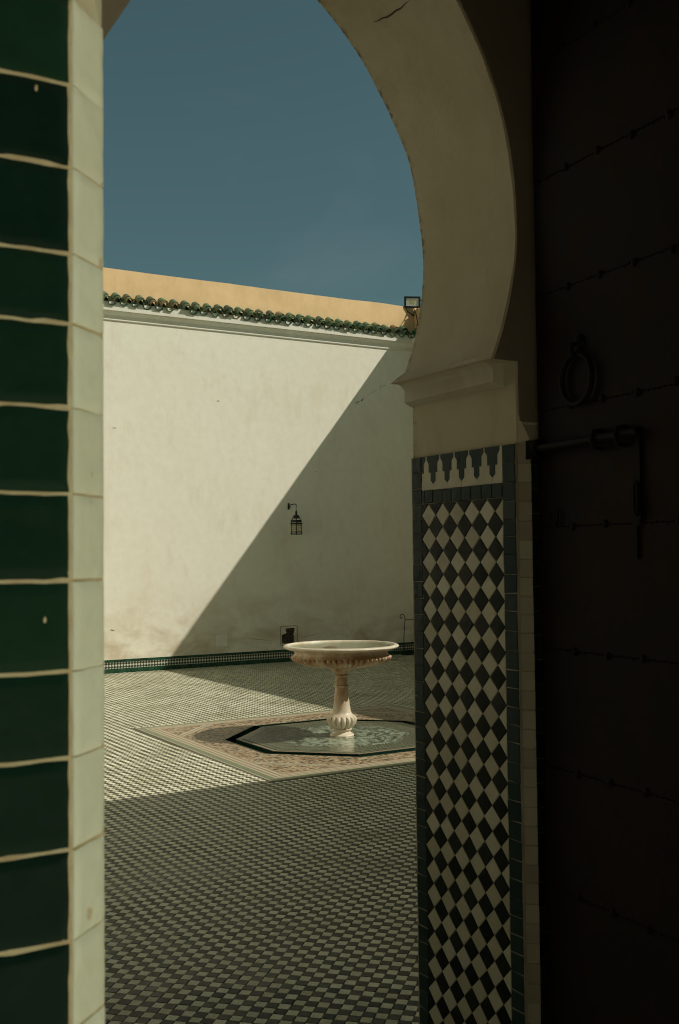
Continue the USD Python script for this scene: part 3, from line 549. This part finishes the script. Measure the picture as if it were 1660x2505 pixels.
# jamb tile panel
JX = XR + 0.003
def jt(name, poly, mat_, t=0.0105, b=0.0012, origin_x=JX, jitter=0.0006):
    p = np.asarray(poly, float); p = p + rng.normal(0, jitter, p.shape)
    tl = rng.normal(0, 0.012, 2); pc = p.mean(0)
    return obj(name, slab(p - pc, (origin_x - 0.0004 + float(np.clip(rng.normal(0, 0.0003), -0.0005, 0.0005)), pc[0], pc[1]), Y_ + X_ * tl[0], Z_ + X_ * tl[1], -X_, t, b, abs(rng.normal(0, 0.0003))), mat_, gate)
obj('grout_bed', bx(XR - 0.0058, XR + 0.01, YN - 0.004, YF - 0.001, -0.05, 1.937), 'jamb_grout', gate)
FL, FR, PT = 3.055, 2.622, 0.0791      # field limits in y (far, near) and the diamond pitch
field = sbox(FR, 0.0, FL, 1.7745)
y0, z0 = FL - PT / 2, 1.7745 - PT / 2
g_ = 0.0011
for j in range(-1, 24):
    for k in range(-1, 7):
        for dark in (0, 1):
            c = (y0 - PT * k - dark * PT / 2, z0 - PT * j - dark * PT / 2); h_ = PT / 2 - g_
            dd = Polygon([(c[0] - h_, c[1]), (c[0], c[1] - h_), (c[0] + h_, c[1]), (c[0], c[1] + h_)]).intersection(field)
            if dd.is_empty or dd.area < 1.2e-4 or dd.geom_type != 'Polygon': continue
            jt('diamond_tile', np.array(dd.exterior.coords)[:-1], 'jamb_black' if dark else 'jamb_cream')
def column(ya, yb, h, z_top, mat_, jitter=0.0009):
    z = z_top
    while z > 0.01:
        hh = h * random.uniform(0.93, 1.07); zb = max(z - hh, 0.0)
        jt('border_tile', [(ya, zb + 0.0011), (yb, zb + 0.0011), (yb, z - 0.0011), (ya, z - 0.0011)], mat_, 0.011, 0.0015, jitter=jitter); z = zb
column(FL + 0.0012, YF - 0.007, 0.0545, 1.936, 'jamb_border')
column(YN - 0.002, FR - 0.0012, 0.0565, 1.936, 'jamb_border')
y = FR
wrow = [0.052, 0.054, 0.053, 0.050, 0.0535, 0.0505, 0.055, 0.047, 0.018]
for w_ in wrow:
    jt('border_tile', [(y + 0.001, 1.7765), (min(y + w_, FL) - 0.001, 1.7765), (min(y + w_, FL) - 0.001, 1.8200), (y + 0.001, 1.8200)], 'jamb_border', 0.011, 0.0015); y += w_
def merlon(yc): return [(yc + a_ * 1.0, 1.9355 - b_) for a_, b_ in [(-0.036, 0), (0.036, 0), (0.036, 0.012), (0.0245, 0.026), (0.0245, 0.056), (0.0135, 0.056), (0.0135, 0.084), (0, 0.0955), (-0.0135, 0.084), (-0.0135, 0.056), (-0.0245, 0.056), (-0.0245, 0.026), (-0.036, 0.012)]]
band = sbox(FR + 0.001, 1.8215, FL - 0.001, 1.9355)
for k in range(6):
    yc = FR + 0.049 + PT * k
    pm = Polygon(merlon(yc)).intersection(sbox(FR + 0.001, 1.8, FL - 0.001, 2))
    if pm.area < 1e-5: continue
    obj('merlon_tile', extrude(pm, (JX, 0, 0), Y_, Z_, -X_, 0.0108), 'jamb_border', gate)
    band = band.difference(pm.buffer(0.0009, join_style='mitre'))
cuts = [FR + 0.049 + PT * k for k in range(6)]
for k in range(-1, 6):
    strip = band.intersection(sbox(FR + 0.049 + PT * k + 0.0005, 1.8, FR + 0.049 + PT * (k + 1) - 0.0005, 2))
    for gg in getattr(strip, 'geoms', [strip]):
        if gg.area > 2e-5: obj('merlon_gap_tile', extrude(gg, (JX, 0, 0), Y_, Z_, -X_, 0.0102), 'jamb_cream', gate)
# bevelled corner tiles and the dark band on the front
BU = np.array([1, -1, 0]) / math.sqrt(2); BN = np.array([-1, -1, 0]) / math.sqrt(2)
obj('corner_bed', tm(m3.Manifold.hull_points(np.array([(XR + 0.004, YN + 0.001, z) for z in (-0.1, 1.936)] + [(XR + 0.0325, 2.5385, z) for z in (-0.1, 1.944)] + [(XR + 0.034, YN + 0.001, z) for z in (-0.1, 1.944)]))), 'pale_grout', gate)
z = 1.936
while z > 0.01:
    hh = 0.0575 * random.uniform(0.95, 1.05); zb = max(0, z - hh)
    obj('corner_tile', slab(np.array([(0.001, zb + 0.0007), (0.041, zb + 0.0007), (0.041, z - 0.0007), (0.001, z - 0.0007)]) + rng.normal(0, 0.0004, (4, 2)), (XR + 0.0043, YN - 0.0007, 0), BU, Z_, BN, 0.0022, 0.001), 'corner_darker', gate); z = zb
for xs, xe in ((XR + 0.0335, XR + 0.125), (XR + 0.126, XR + 0.22)):
    z = 1.944
    while z > 0.01:
        zb = max(0, z - 0.0735)
        obj('front_tile', slab([(xs, zb + 0.001), (xe, zb + 0.001), (xe, z - 0.001), (xs, z - 0.001)], (0, 2.5375, 0), X_, Z_, -Y_, 0.003, 0.0012), 'jamb_black', gate); z = zb
# a crack in the soffit
CR = [(1.895, 2.95, 3.35), (1.898, 2.926, 3.344), (1.898, 2.902, 3.342), (1.902, 2.878, 3.336), (1.902, 2.852, 3.334), (1.900, 2.826, 3.333), (1.901, 2.798, 3.329), (1.898, 2.77, 3.33), (1.898, 2.742, 3.328)]
for x_, w_ in ((0.0, 0.0026), (0.004, 0.0022)):
    obj('soffit_crack', tube([(p[0] - 0.0015 + x_, p[1], p[2] - 0.0015) for p in CR[:5 if x_ else 9]], [w_ * (0.25 + math.sin(math.pi * t)) for t in np.linspace(0.03, 0.97, 5 if x_ else 9)], 6), 'bare_brick', gate)

# ------------------------------------------------------------------ entrance wall with the green tiled pier beside the camera
ent = thing('entrance_wall', 'dark green glazed tile pier with a cream corner strip, nearest the viewer', 'wall', (0.2, 0.72, 0))
PY, PX, PB = 0.72, 0.218, 0.0315
XE = PX + PB; PTOP = 1.984
body = mbox(-6, XE, PY + PB + 0.002, 1.25, -0.25, 4.4) + mbox(1.45, 8, PY + 0.01, 1.25, -0.25, 4.4) + mbox(XE - 0.05, 1.5, PY + 0.03, 1.25, 2.62, 4.4)
obj('masonry', tm(body), 'arch_plaster', ent)
bedm = m3.Manifold.extrude(XS([[(-2.5, PY + PB + 0.0015), (XE - 0.002, PY + PB + 0.0015), (XE - 0.0005, PY + PB - 0.001), (PX - 0.0004, PY + 0.0013), (-2.5, PY + 0.0013)]]), PTOP - 0.002 + 0.1).translate([0, 0, -0.1])
near_bed = bedm ^ mbox(0.0, 1, 0, 2, 1.1, 2.2)
def gb(p): return np.clip((p[:, 2] - 1.1) / 0.02, 0, 1) * (p[:, 1] < PY + PB)
obj('grout', rough(near_bed, 0.004, 0.0006, np.array([150.0, 150.0, 150.0]), gb), 'grout', ent, 50)
obj('grout', tm(bedm - mbox(0.0, 1, 0, 2, 1.1, 2.2)), 'grout', ent)
def uneven_tile(u0, u1, v0, v1, origin, U, V, N, t, seed, r=0.0016, wob=0.0009):
    nu, nv = max(3, int((u1 - u0) / 0.004)), max(3, int((v1 - v0) / 0.004))
    def ease(n): s = np.linspace(0, 1, n); return s
    us, vs = np.linspace(u0, u1, nu + 1), np.linspace(v0, v1, nv + 1)
    g, h = np.meshgrid(us, vs, indexing='ij')
    e = np.minimum(np.minimum(g - u0, u1 - g), np.minimum(h - v0, v1 - h))
    p = np.stack([g, h, np.zeros_like(g)], -1)
    w_ = np.where(e[..., None] < 1e-6, t - r, t) + 0.0007 * (2 * meshkit.noise(p * 45 + seed * 7.7, seed)[..., None] - 1) * (e[..., None] > 1e-6)
    du = wob * (2 * meshkit.noise(np.stack([g * 90, h * 90, np.full_like(g, seed * 3.1)], -1), seed) - 1); dv = wob * (2 * meshkit.noise(np.stack([g * 90, h * 90, np.full_like(g, seed * 5.7 + 40)], -1), seed + 5) - 1)
    top = np.stack([g + du, h + dv, w_[..., 0]], -1)
    idx = np.arange(g.size).reshape(g.shape); f = []
    for a_ in range(nu):
        for b_ in range(nv): f += [(idx[a_, b_], idx[a_ + 1, b_], idx[a_ + 1, b_ + 1]), (idx[a_, b_], idx[a_ + 1, b_ + 1], idx[a_, b_ + 1])]
    loop = list(idx[:, 0]) + list(idx[-1, 1:]) + list(idx[-2::-1, -1]) + list(idx[0, -2:0:-1])
    v = top.reshape(-1, 3); k0 = len(v); skirt = v[loop].copy(); skirt[:, 2] = -0.002; v = np.vstack([v, skirt]); n = len(loop)
    for i in range(n): j = (i + 1) % n; f += [(loop[j], loop[i], k0 + i), (loop[j], k0 + i, k0 + j)]
    T_ = np.array([U, V, N], float).T; f = np.array(f)
    if np.linalg.det(T_) < 0: f = f[:, ::-1]
    return trimesh.Trimesh(v @ T_.T + np.asarray(origin, float), f, process=False)
# courses as laid: the heights of the joints
sc = PY / 0.74
JO = [1.6 + (z - 1.6) * sc for z in (1.9324, 1.8735, 1.8124, 1.7634, 1.7049, 1.645, 1.5855, 1.5232, 1.4644, 1.4027, 1.3413)]
JO = [PTOP] + JO + [JO[-1] - 0.0585 * k for k in range(1, 5)]
k = 0
for zt, zb in zip(JO[:-1], JO[1:]):
    tl = random.uniform(-0.0012, 0.0012)
    for c_ in range(2):
        u1 = PX - 0.0028 - c_ * 0.118; u0 = u1 - 0.1145
        if c_ == 1 and zb < 1.2: continue
        obj('green_tile', uneven_tile(u0, u1, zb + 0.0015, zt - 0.0015, (0, PY + 0.003, 0), X_, Z_, -Y_, 0.0035, k + 1), 'green_tile', ent, 40)
        k += 1
for xc, zc, rr in ((0.193, 1.9155, 0.0012), (0.199, 1.5605, 0.0011)):
    an = np.linspace(0, 2 * math.pi, 9, endpoint=False)
    obj('chip', slab(np.c_[xc + rr * np.cos(an) * rng.uniform(0.6, 1.2, 9), zc + 1.7 * rr * np.sin(an) * rng.uniform(0.6, 1.2, 9)], (0, PY - 0.0002, 0), X_, Z_, -Y_, 0.0012, 0.0003), 'grout', ent)
BU2 = np.array([1, 1, 0]) / math.sqrt(2); BN2 = np.array([1, -1, 0]) / math.sqrt(2)
for i, (zt, zb) in enumerate(zip(JO[:-1], JO[1:])):
    s = random.uniform(-0.002, 0.002)
    obj('corner_tile', uneven_tile(0.0010, PB * 1.414 - 0.0005, zb + 0.0008 + s * 0.3, zt - 0.0008 + s * 0.3, (PX, PY + 0.0004, 0), BU2, Z_, BN2, 0.0016, 200 + i, 0.001, 0.0005), 'cream_tile', ent, 40)
obj('lower_tiles', tm(mbox(-2.5, PX - 0.003, PY + 0.0005, PY + 0.004, -0.05, JO[-1] - 0.002) + mbox(-2.5, -0.02, PY + 0.0005, PY + 0.004, JO[-1], PTOP)), 'green_tile', ent)
capm = m3.Manifold.hull_points(np.array([(-2.5, PY + 0.003, PTOP), (PX, PY + 0.003, PTOP), (XE - 0.001, PY + PB, PTOP), (-2.5, PY + 0.034, PTOP), (XE - 0.001, PY + 0.034, PTOP), (-2.5, PY + 0.032, PTOP + 0.05), (XE - 0.010, PY + 0.034, PTOP + 0.05)]))
obj('dado_top', rough(capm, 0.02, 0.0015, np.array([40.0, 40.0, 40.0])), 'pale_grout', ent, 40)
corb = m3.Manifold.extrude(XS([[(XE - 0.01, 2.02), (XE + 0.03, 2.045), (XE + 0.075, 2.085), (0.364, 2.145), (0.398, 2.203), (0.45, 2.30), (0.45, 2.36), (XE - 0.01, 2.36)]]), 0.155).rotate([90, 0, 0]).translate([0, 1.245, 0])
obj('corbel', rough(corb, 0.02, 0.003, np.array([25.0, 25.0, 25.0])), 'shade_toned_plaster', ent, 40)  # corbel in the plaster with shade in its colour

# vestibule between the two walls, and an added roof out of view that shades the pier
obj('vestibule_wall', bx(2.46, 2.8, 1.25, 2.535, -0.25, 4.4), 'shade_toned_plaster', None, label='dim plaster wall of the vestibule behind the open studded door', cat='wall')
obj('vestibule_wall', bx(-0.25, 0.10, 1.25, 2.564, -0.25, 4.4), 'shade_toned_plaster', None, label='plaster side wall of the vestibule hidden behind the green tiled pier', cat='wall')
obj('vestibule_ceiling', bx(-0.6, 3.2, 0.74, 2.564, 4.401, 4.6), 'shade_toned_plaster', None, label='flat plaster ceiling of the vestibule above the open door', cat='ceiling')
obj('porch_roof', bx(0.55, 2.7, -0.9, 0.725, 3.36, 3.55), 'cornice_plaster', None, label='added unseen roof slab above the viewer, keeping sun off the tiled pier', cat='roof')  # added blocker: keeps sun off the pier, pale underside bounces light

# ------------------------------------------------------------------ the door, opened back against the vestibule wall
be = math.radians(5); DU = np.array([-math.sin(be), -math.cos(be), 0]); DN = np.array([-math.cos(be), math.sin(be), 0]); DO = np.array([2.198, 2.531, 0.0])
door = thing('studded_door', 'tall dark iron clad door leaf, studded with rivets and folded back beside the jamb', 'door', DO)
dp = lambda s, z, w=0.0: DO + DU * s + Z_ * z + DN * w
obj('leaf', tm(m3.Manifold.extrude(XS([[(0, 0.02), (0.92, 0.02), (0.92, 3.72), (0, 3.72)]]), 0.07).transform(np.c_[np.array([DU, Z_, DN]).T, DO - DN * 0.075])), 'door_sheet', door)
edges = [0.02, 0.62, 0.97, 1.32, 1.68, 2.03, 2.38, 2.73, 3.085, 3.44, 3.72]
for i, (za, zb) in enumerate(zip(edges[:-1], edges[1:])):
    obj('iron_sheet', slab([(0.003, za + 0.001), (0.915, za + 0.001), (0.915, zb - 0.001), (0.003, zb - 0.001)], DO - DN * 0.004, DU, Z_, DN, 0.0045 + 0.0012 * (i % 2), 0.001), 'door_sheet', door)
def stud(s, z, r):
    m = trimesh.creation.icosphere(2, 1.0); m.vertices = m.vertices * [r, r, r * 0.65]
    v = m.vertices @ np.array([DU, Z_, DN]) + dp(s, z, 0.001)
    return trimesh.Trimesh(v, m.faces if np.linalg.det(np.array([DU, Z_, DN])) > 0 else m.faces[:, ::-1], process=False)
for z in edges[1:-1]:
    for k in range(7): obj('stud', stud(0.02 + 0.1435 * k, z + rng.normal(0, 0.003), 0.0125), 'door_iron', door, True)
    obj('rivet_row', join([stud(0.04 + 0.0205 * k, z + rng.normal(0, 0.002), 0.0038) for k in range(42)]), 'door_iron', door, True, kind='stuff')
obj('rivet_row', join([stud(0.012, 0.1 + 0.026 * k, 0.0035) for k in range(138)]), 'door_iron', door, True, kind='stuff')
kn = obj('knocker', tube([dp(0.212 + 0.068 * math.sin(t), 2.100 + 0.072 * math.cos(t), 0.016) for t in np.linspace(0, 2 * math.pi, 40, endpoint=False)], 0.0085, 10, True), 'door_iron', door, True)
obj('boss', stud(0.212, 2.205, 0.026), 'door_iron', kn, True)
obj('staple', tube([dp(0.212, 2.205, 0.0), dp(0.212, 2.198, 0.03), dp(0.212, 2.176, 0.034), dp(0.212, 2.166, 0.02)], 0.007, 8), 'door_iron', kn, True)
sr = obj('small_ring', tube([dp(0.088 + 0.017 * math.sin(t), 1.712 + 0.02 * math.cos(t), 0.010) for t in np.linspace(0, 2 * math.pi, 28, endpoint=False)], 0.0035, 8, True), 'door_iron', door, True)
obj('boss', stud(0.088, 1.69, 0.009), 'door_iron', sr, True)
bo = obj('bolt', tube([dp(-0.05, 1.916, 0.022), dp(0.1, 1.917, 0.022), dp(0.47, 1.921, 0.022)], 0.0125, 12), 'door_iron', door, True)
for s in (0.03, 0.30, 0.40): obj('staple', tube([dp(s, 1.917 + 0.026, -0.002), dp(s, 1.917 + 0.022, 0.03), dp(s, 1.917, 0.039), dp(s, 1.917 - 0.022, 0.03), dp(s, 1.917 - 0.026, -0.002)], 0.006, 8), 'door_iron', bo, True)
ha = obj('hasp', tm(m3.Manifold.extrude(XS([[(0.437, 1.69), (0.462, 1.69), (0.462, 1.935), (0.437, 1.935)], ]), 0.008).transform(np.c_[np.array([DU, Z_, DN]).T, DO + DN * 0.002])), 'door_iron', door)
obj('slot_loop', tube([dp(0.449 + 0.008 * math.sin(t), 1.745 + 0.045 * math.cos(t), 0.014) for t in np.linspace(0, 2 * math.pi, 24, endpoint=False)], 0.003, 8, True), 'door_iron', ha, True)
obj('lower_strap', tm(m3.Manifold.extrude(XS([[(0.424, 1.585), (0.445, 1.585), (0.445, 1.682), (0.424, 1.682)]]), 0.007).transform(np.c_[np.array([DU, Z_, DN]).T, DO + DN * 0.002])), 'door_iron', ha)
obj('bolt_socket', tm(m3.Manifold.cube([0.05, 0.03, 0.055], True).translate([2.185, 2.528, 1.914])), 'door_iron', door)

# ------------------------------------------------------------------ lantern on the far wall
LC = np.array([7.872, YW - 0.25, 0.0])
la = thing('wall_lantern', 'small black iron lantern with glass sides hanging from a bracket on the white wall', 'lantern', LC)
sh = 1.0
obj('wall_plate', bx(LC[0] - 0.012, LC[0] + 0.012, YW - 0.012, YW + 0.001, 2.33, 2.43), 'black_iron', la)
obj('bracket_arm', tube([(LC[0], YW - 0.01, 2.385), (LC[0], YW - 0.08, 2.402), (LC[0], YW - 0.20, 2.408), (LC[0], LC[1] - 0.0, 2.40), (LC[0], LC[1] - 0.004, 2.365)], 0.007, 8), 'black_iron', la, True)
obj('bracket_scroll', tube([(LC[0], YW - 0.012, 2.35), (LC[0], YW - 0.05, 2.352), (LC[0], YW - 0.06, 2.375), (LC[0], YW - 0.035, 2.38)], 0.005, 8), 'black_iron', la, True)
for k in range(3):
    t_ = np.linspace(0, 2 * math.pi, 16, endpoint=False); cc = np.array([LC[0], LC[1], 2.356 - 0.017 * k])
    ax_ = X_ if k % 2 else Y_
    obj('chain_link', tube([cc + ax_ * 0.0055 * math.sin(t) + Z_ * 0.0105 * math.cos(t) for t in t_], 0.0018, 6, True), 'black_iron', la, True)
obj('finial', lathe(curve([(0.0, 2.318), (0.006, 2.316), (0.009, 2.305), (0.015, 2.285), (0.016, 2.265), (0.012, 2.25), (0.018, 2.243)], 5), 20, (LC[0], LC[1], 0)), 'black_iron', la, True)
obj('dome', lathe(curve([(0.016, 2.246), (0.030, 2.240), (0.046, 2.222), (0.057, 2.198), (0.058, 2.186), (0.0, 2.186)], 6), 40, (LC[0], LC[1], 0)), 'black_iron', la, True)
def hexring(r, z0, z1, wdt, rot=0.0):
    P = lambda rr: Polygon([(LC[0] + rr * math.cos(k * math.pi / 3 + rot), LC[1] + rr * math.sin(k * math.pi / 3 + rot)) for k in range(6)])
    return extrude(P(r).difference(P(r - wdt)), (0, 0, z0), X_, Y_, Z_, z1 - z0)
rot = math.radians(90 - 30.6) + math.pi / 3
corner = lambda r, k, z: np.array([LC[0] + r * math.cos(k * math.pi / 3 + rot), LC[1] + r * math.sin(k * math.pi / 3 + rot), z])
for k in range(6):
    obj('post', tube([corner(0.088, k, 1.945), corner(0.088, k, 2.115), corner(0.088, k, 2.155), corner(0.058, k, 2.19)], 0.0042, 6), 'black_iron', la)
for r_, z0_, z1_, w_ in ((0.0935, 2.128, 2.162, 0.006), (0.098, 2.113, 2.118, 0.012), (0.110, 2.102, 2.109, 0.022), (0.0965, 2.084, 2.092, 0.010), (0.0965, 1.976, 1.985, 0.010), (0.110, 1.957, 1.965, 0.022), (0.096, 1.937, 1.943, 0.096 * 0.98)):
    obj('frame_ring', hexring(r_, z0_, z1_, w_, rot), 'black_iron', la)
for k in range(6):
    a_, b_ = corner(0.086, k, 0), corner(0.086, (k + 1) % 6, 0); mid = (a_ + b_) / 2; n_ = mid - LC * [1, 1, 0]; n_[2] = 0; n_ /= np.linalg.norm(n_); u_ = (b_ - a_) / np.linalg.norm(b_ - a_); Lx = np.linalg.norm(b_ - a_)
    obj('pane', extrude([(0.004, 1.986), (Lx - 0.004, 1.986), (Lx - 0.004, 2.083), (0.004, 2.083)], a_ * [1, 1, 0], u_, Z_, n_, 0.002), 'pane', la)

# ------------------------------------------------------------------ floodlight over the corner, its cable
FLC = np.array([10.232, YW - 0.005, 5.815])
fl = thing('floodlight', 'square black floodlight on a bent bracket above the courtyard corner', 'floodlight', FLC)
fa = math.radians(-24); FU = np.array([math.cos(fa), math.sin(fa), 0]); FN = np.array([math.sin(fa), -math.cos(fa), -0.05]); FN /= np.linalg.norm(FN); FV = np.cross(FN, FU); FV = -FV if FV[2] < 0 else FV
hw, hh = 0.135, 0.095
rect = lambda a_, b_: Polygon([(-a_, -b_), (a_, -b_), (a_, b_), (-a_, b_)])
obj('frame', extrude(rect(hw, hh).buffer(0).difference(rect(hw - 0.028, hh - 0.028)), FLC - FN * 0.012, FU, FV, FN, 0.03), 'lamp_black', fl)
obj('housing', extrude(rect(hw - 0.008, hh - 0.008), FLC - FN * 0.035, FU, FV, FN, 0.03), 'lamp_black', fl)
obj('glass', extrude(rect(hw - 0.0285, hh - 0.0285), FLC - FN * 0.004, FU, FV, FN, 0.012), 'lamp_glass', fl)
for i in range(3):
    for j in range(2): obj('lamp_chip', extrude([(-0.045 + 0.032 * i, -0.03 + 0.032 * j), (-0.02 + 0.032 * i, -0.03 + 0.032 * j), (-0.02 + 0.032 * i, -0.006 + 0.032 * j), (-0.045 + 0.032 * i, -0.006 + 0.032 * j)], FLC + FN * 0.0081, FU, FV, FN, 0.0015), 'lamp_chip', fl)
for k in range(7): obj('cooling_fin', extrude([(-0.1 + 0.032 * k, -0.07), (-0.094 + 0.032 * k, -0.07), (-0.094 + 0.032 * k, 0.07), (-0.1 + 0.032 * k, 0.07)], FLC - FN * 0.055, FU, FV, FN, 0.021), 'lamp_black', fl)
obj('bracket', tube([FLC - FU * 0.118 - FN * 0.01 - FV * 0.085, FLC - FU * 0.075 - FN * 0.02 - FV * 0.15, FLC - FU * 0.03 + FN * 0.05 - FV * 0.2, np.array([XW + 0.02, YW + 0.03, 5.60])], 0.012, 4), 'lamp_black', fl)
obj('bracket', tube([FLC + FU * 0.10 - FN * 0.01 - FV * 0.085, FLC + FU * 0.06 - FN * 0.02 - FV * 0.14, FLC + FU * 0.01 + FN * 0.05 - FV * 0.2, np.array([XW + 0.03, YW + 0.03, 5.597])], 0.009, 4), 'lamp_black', fl)
obj('side_pivot', tube([FLC + FU * 0.13 + FV * 0.03, FLC + FU * 0.165 + FV * 0.035, FLC + FU * 0.19 + FV * 0.02], 0.013, 8), 'lamp_black', fl)
obj('cable', tube([FLC - FN * 0.03 + FU * 0.02 - FV * 0.08, FLC + FN * 0.12 + FU * 0.03 - FV * 0.17, np.array([XW + 0.03, YW - 0.06, 5.56]), np.array([XW + 0.028, YW - 0.085, 5.46]), np.array([XW + 0.0, YW - 0.10, 5.40])], 0.008, 6), 'lamp_black', fl, True)

# ------------------------------------------------------------------ wrought iron stand by the far wall
ST = np.array([9.875, YW - 0.15, 0.0])
st = thing('iron_stand', 'thin wrought iron stand with a curled top standing against the far wall', 'stand', ST)
obj('post', tube([(ST[0] + 0.0, ST[1], 0.0), (ST[0] + 0.008, ST[1], 0.30), (ST[0] + 0.03, ST[1], 0.565)], 0.0062, 8), 'black_iron', st, True)
sp = [(ST[0] + 0.03, 0.565), (ST[0] + 0.024, 0.61), (ST[0] + 0.002, 0.645), (ST[0] - 0.03, 0.655), (ST[0] - 0.06, 0.635), (ST[0] - 0.063, 0.605), (ST[0] - 0.045, 0.588), (ST[0] - 0.026, 0.60), (ST[0] - 0.034, 0.617)]
obj('scroll', tube([(a_, ST[1], b_) for a_, b_ in curve(sp, 5)], 0.006, 8), 'black_iron', st, True)
obj('crossbar', tube([(ST[0] + 0.03, ST[1], 0.563), (ST[0] + 0.345, ST[1], 0.558)], 0.006, 8), 'black_iron', st, True)
obj('post', tube([(ST[0] + 0.345, ST[1], 0.0), (ST[0] + 0.345, ST[1], 0.565)], 0.0062, 8), 'black_iron', st, True)
obj('foot', bx(ST[0] - 0.02, ST[0] + 0.365, ST[1] - 0.06, ST[1] + 0.06, 0.001, 0.012), 'black_iron', st)
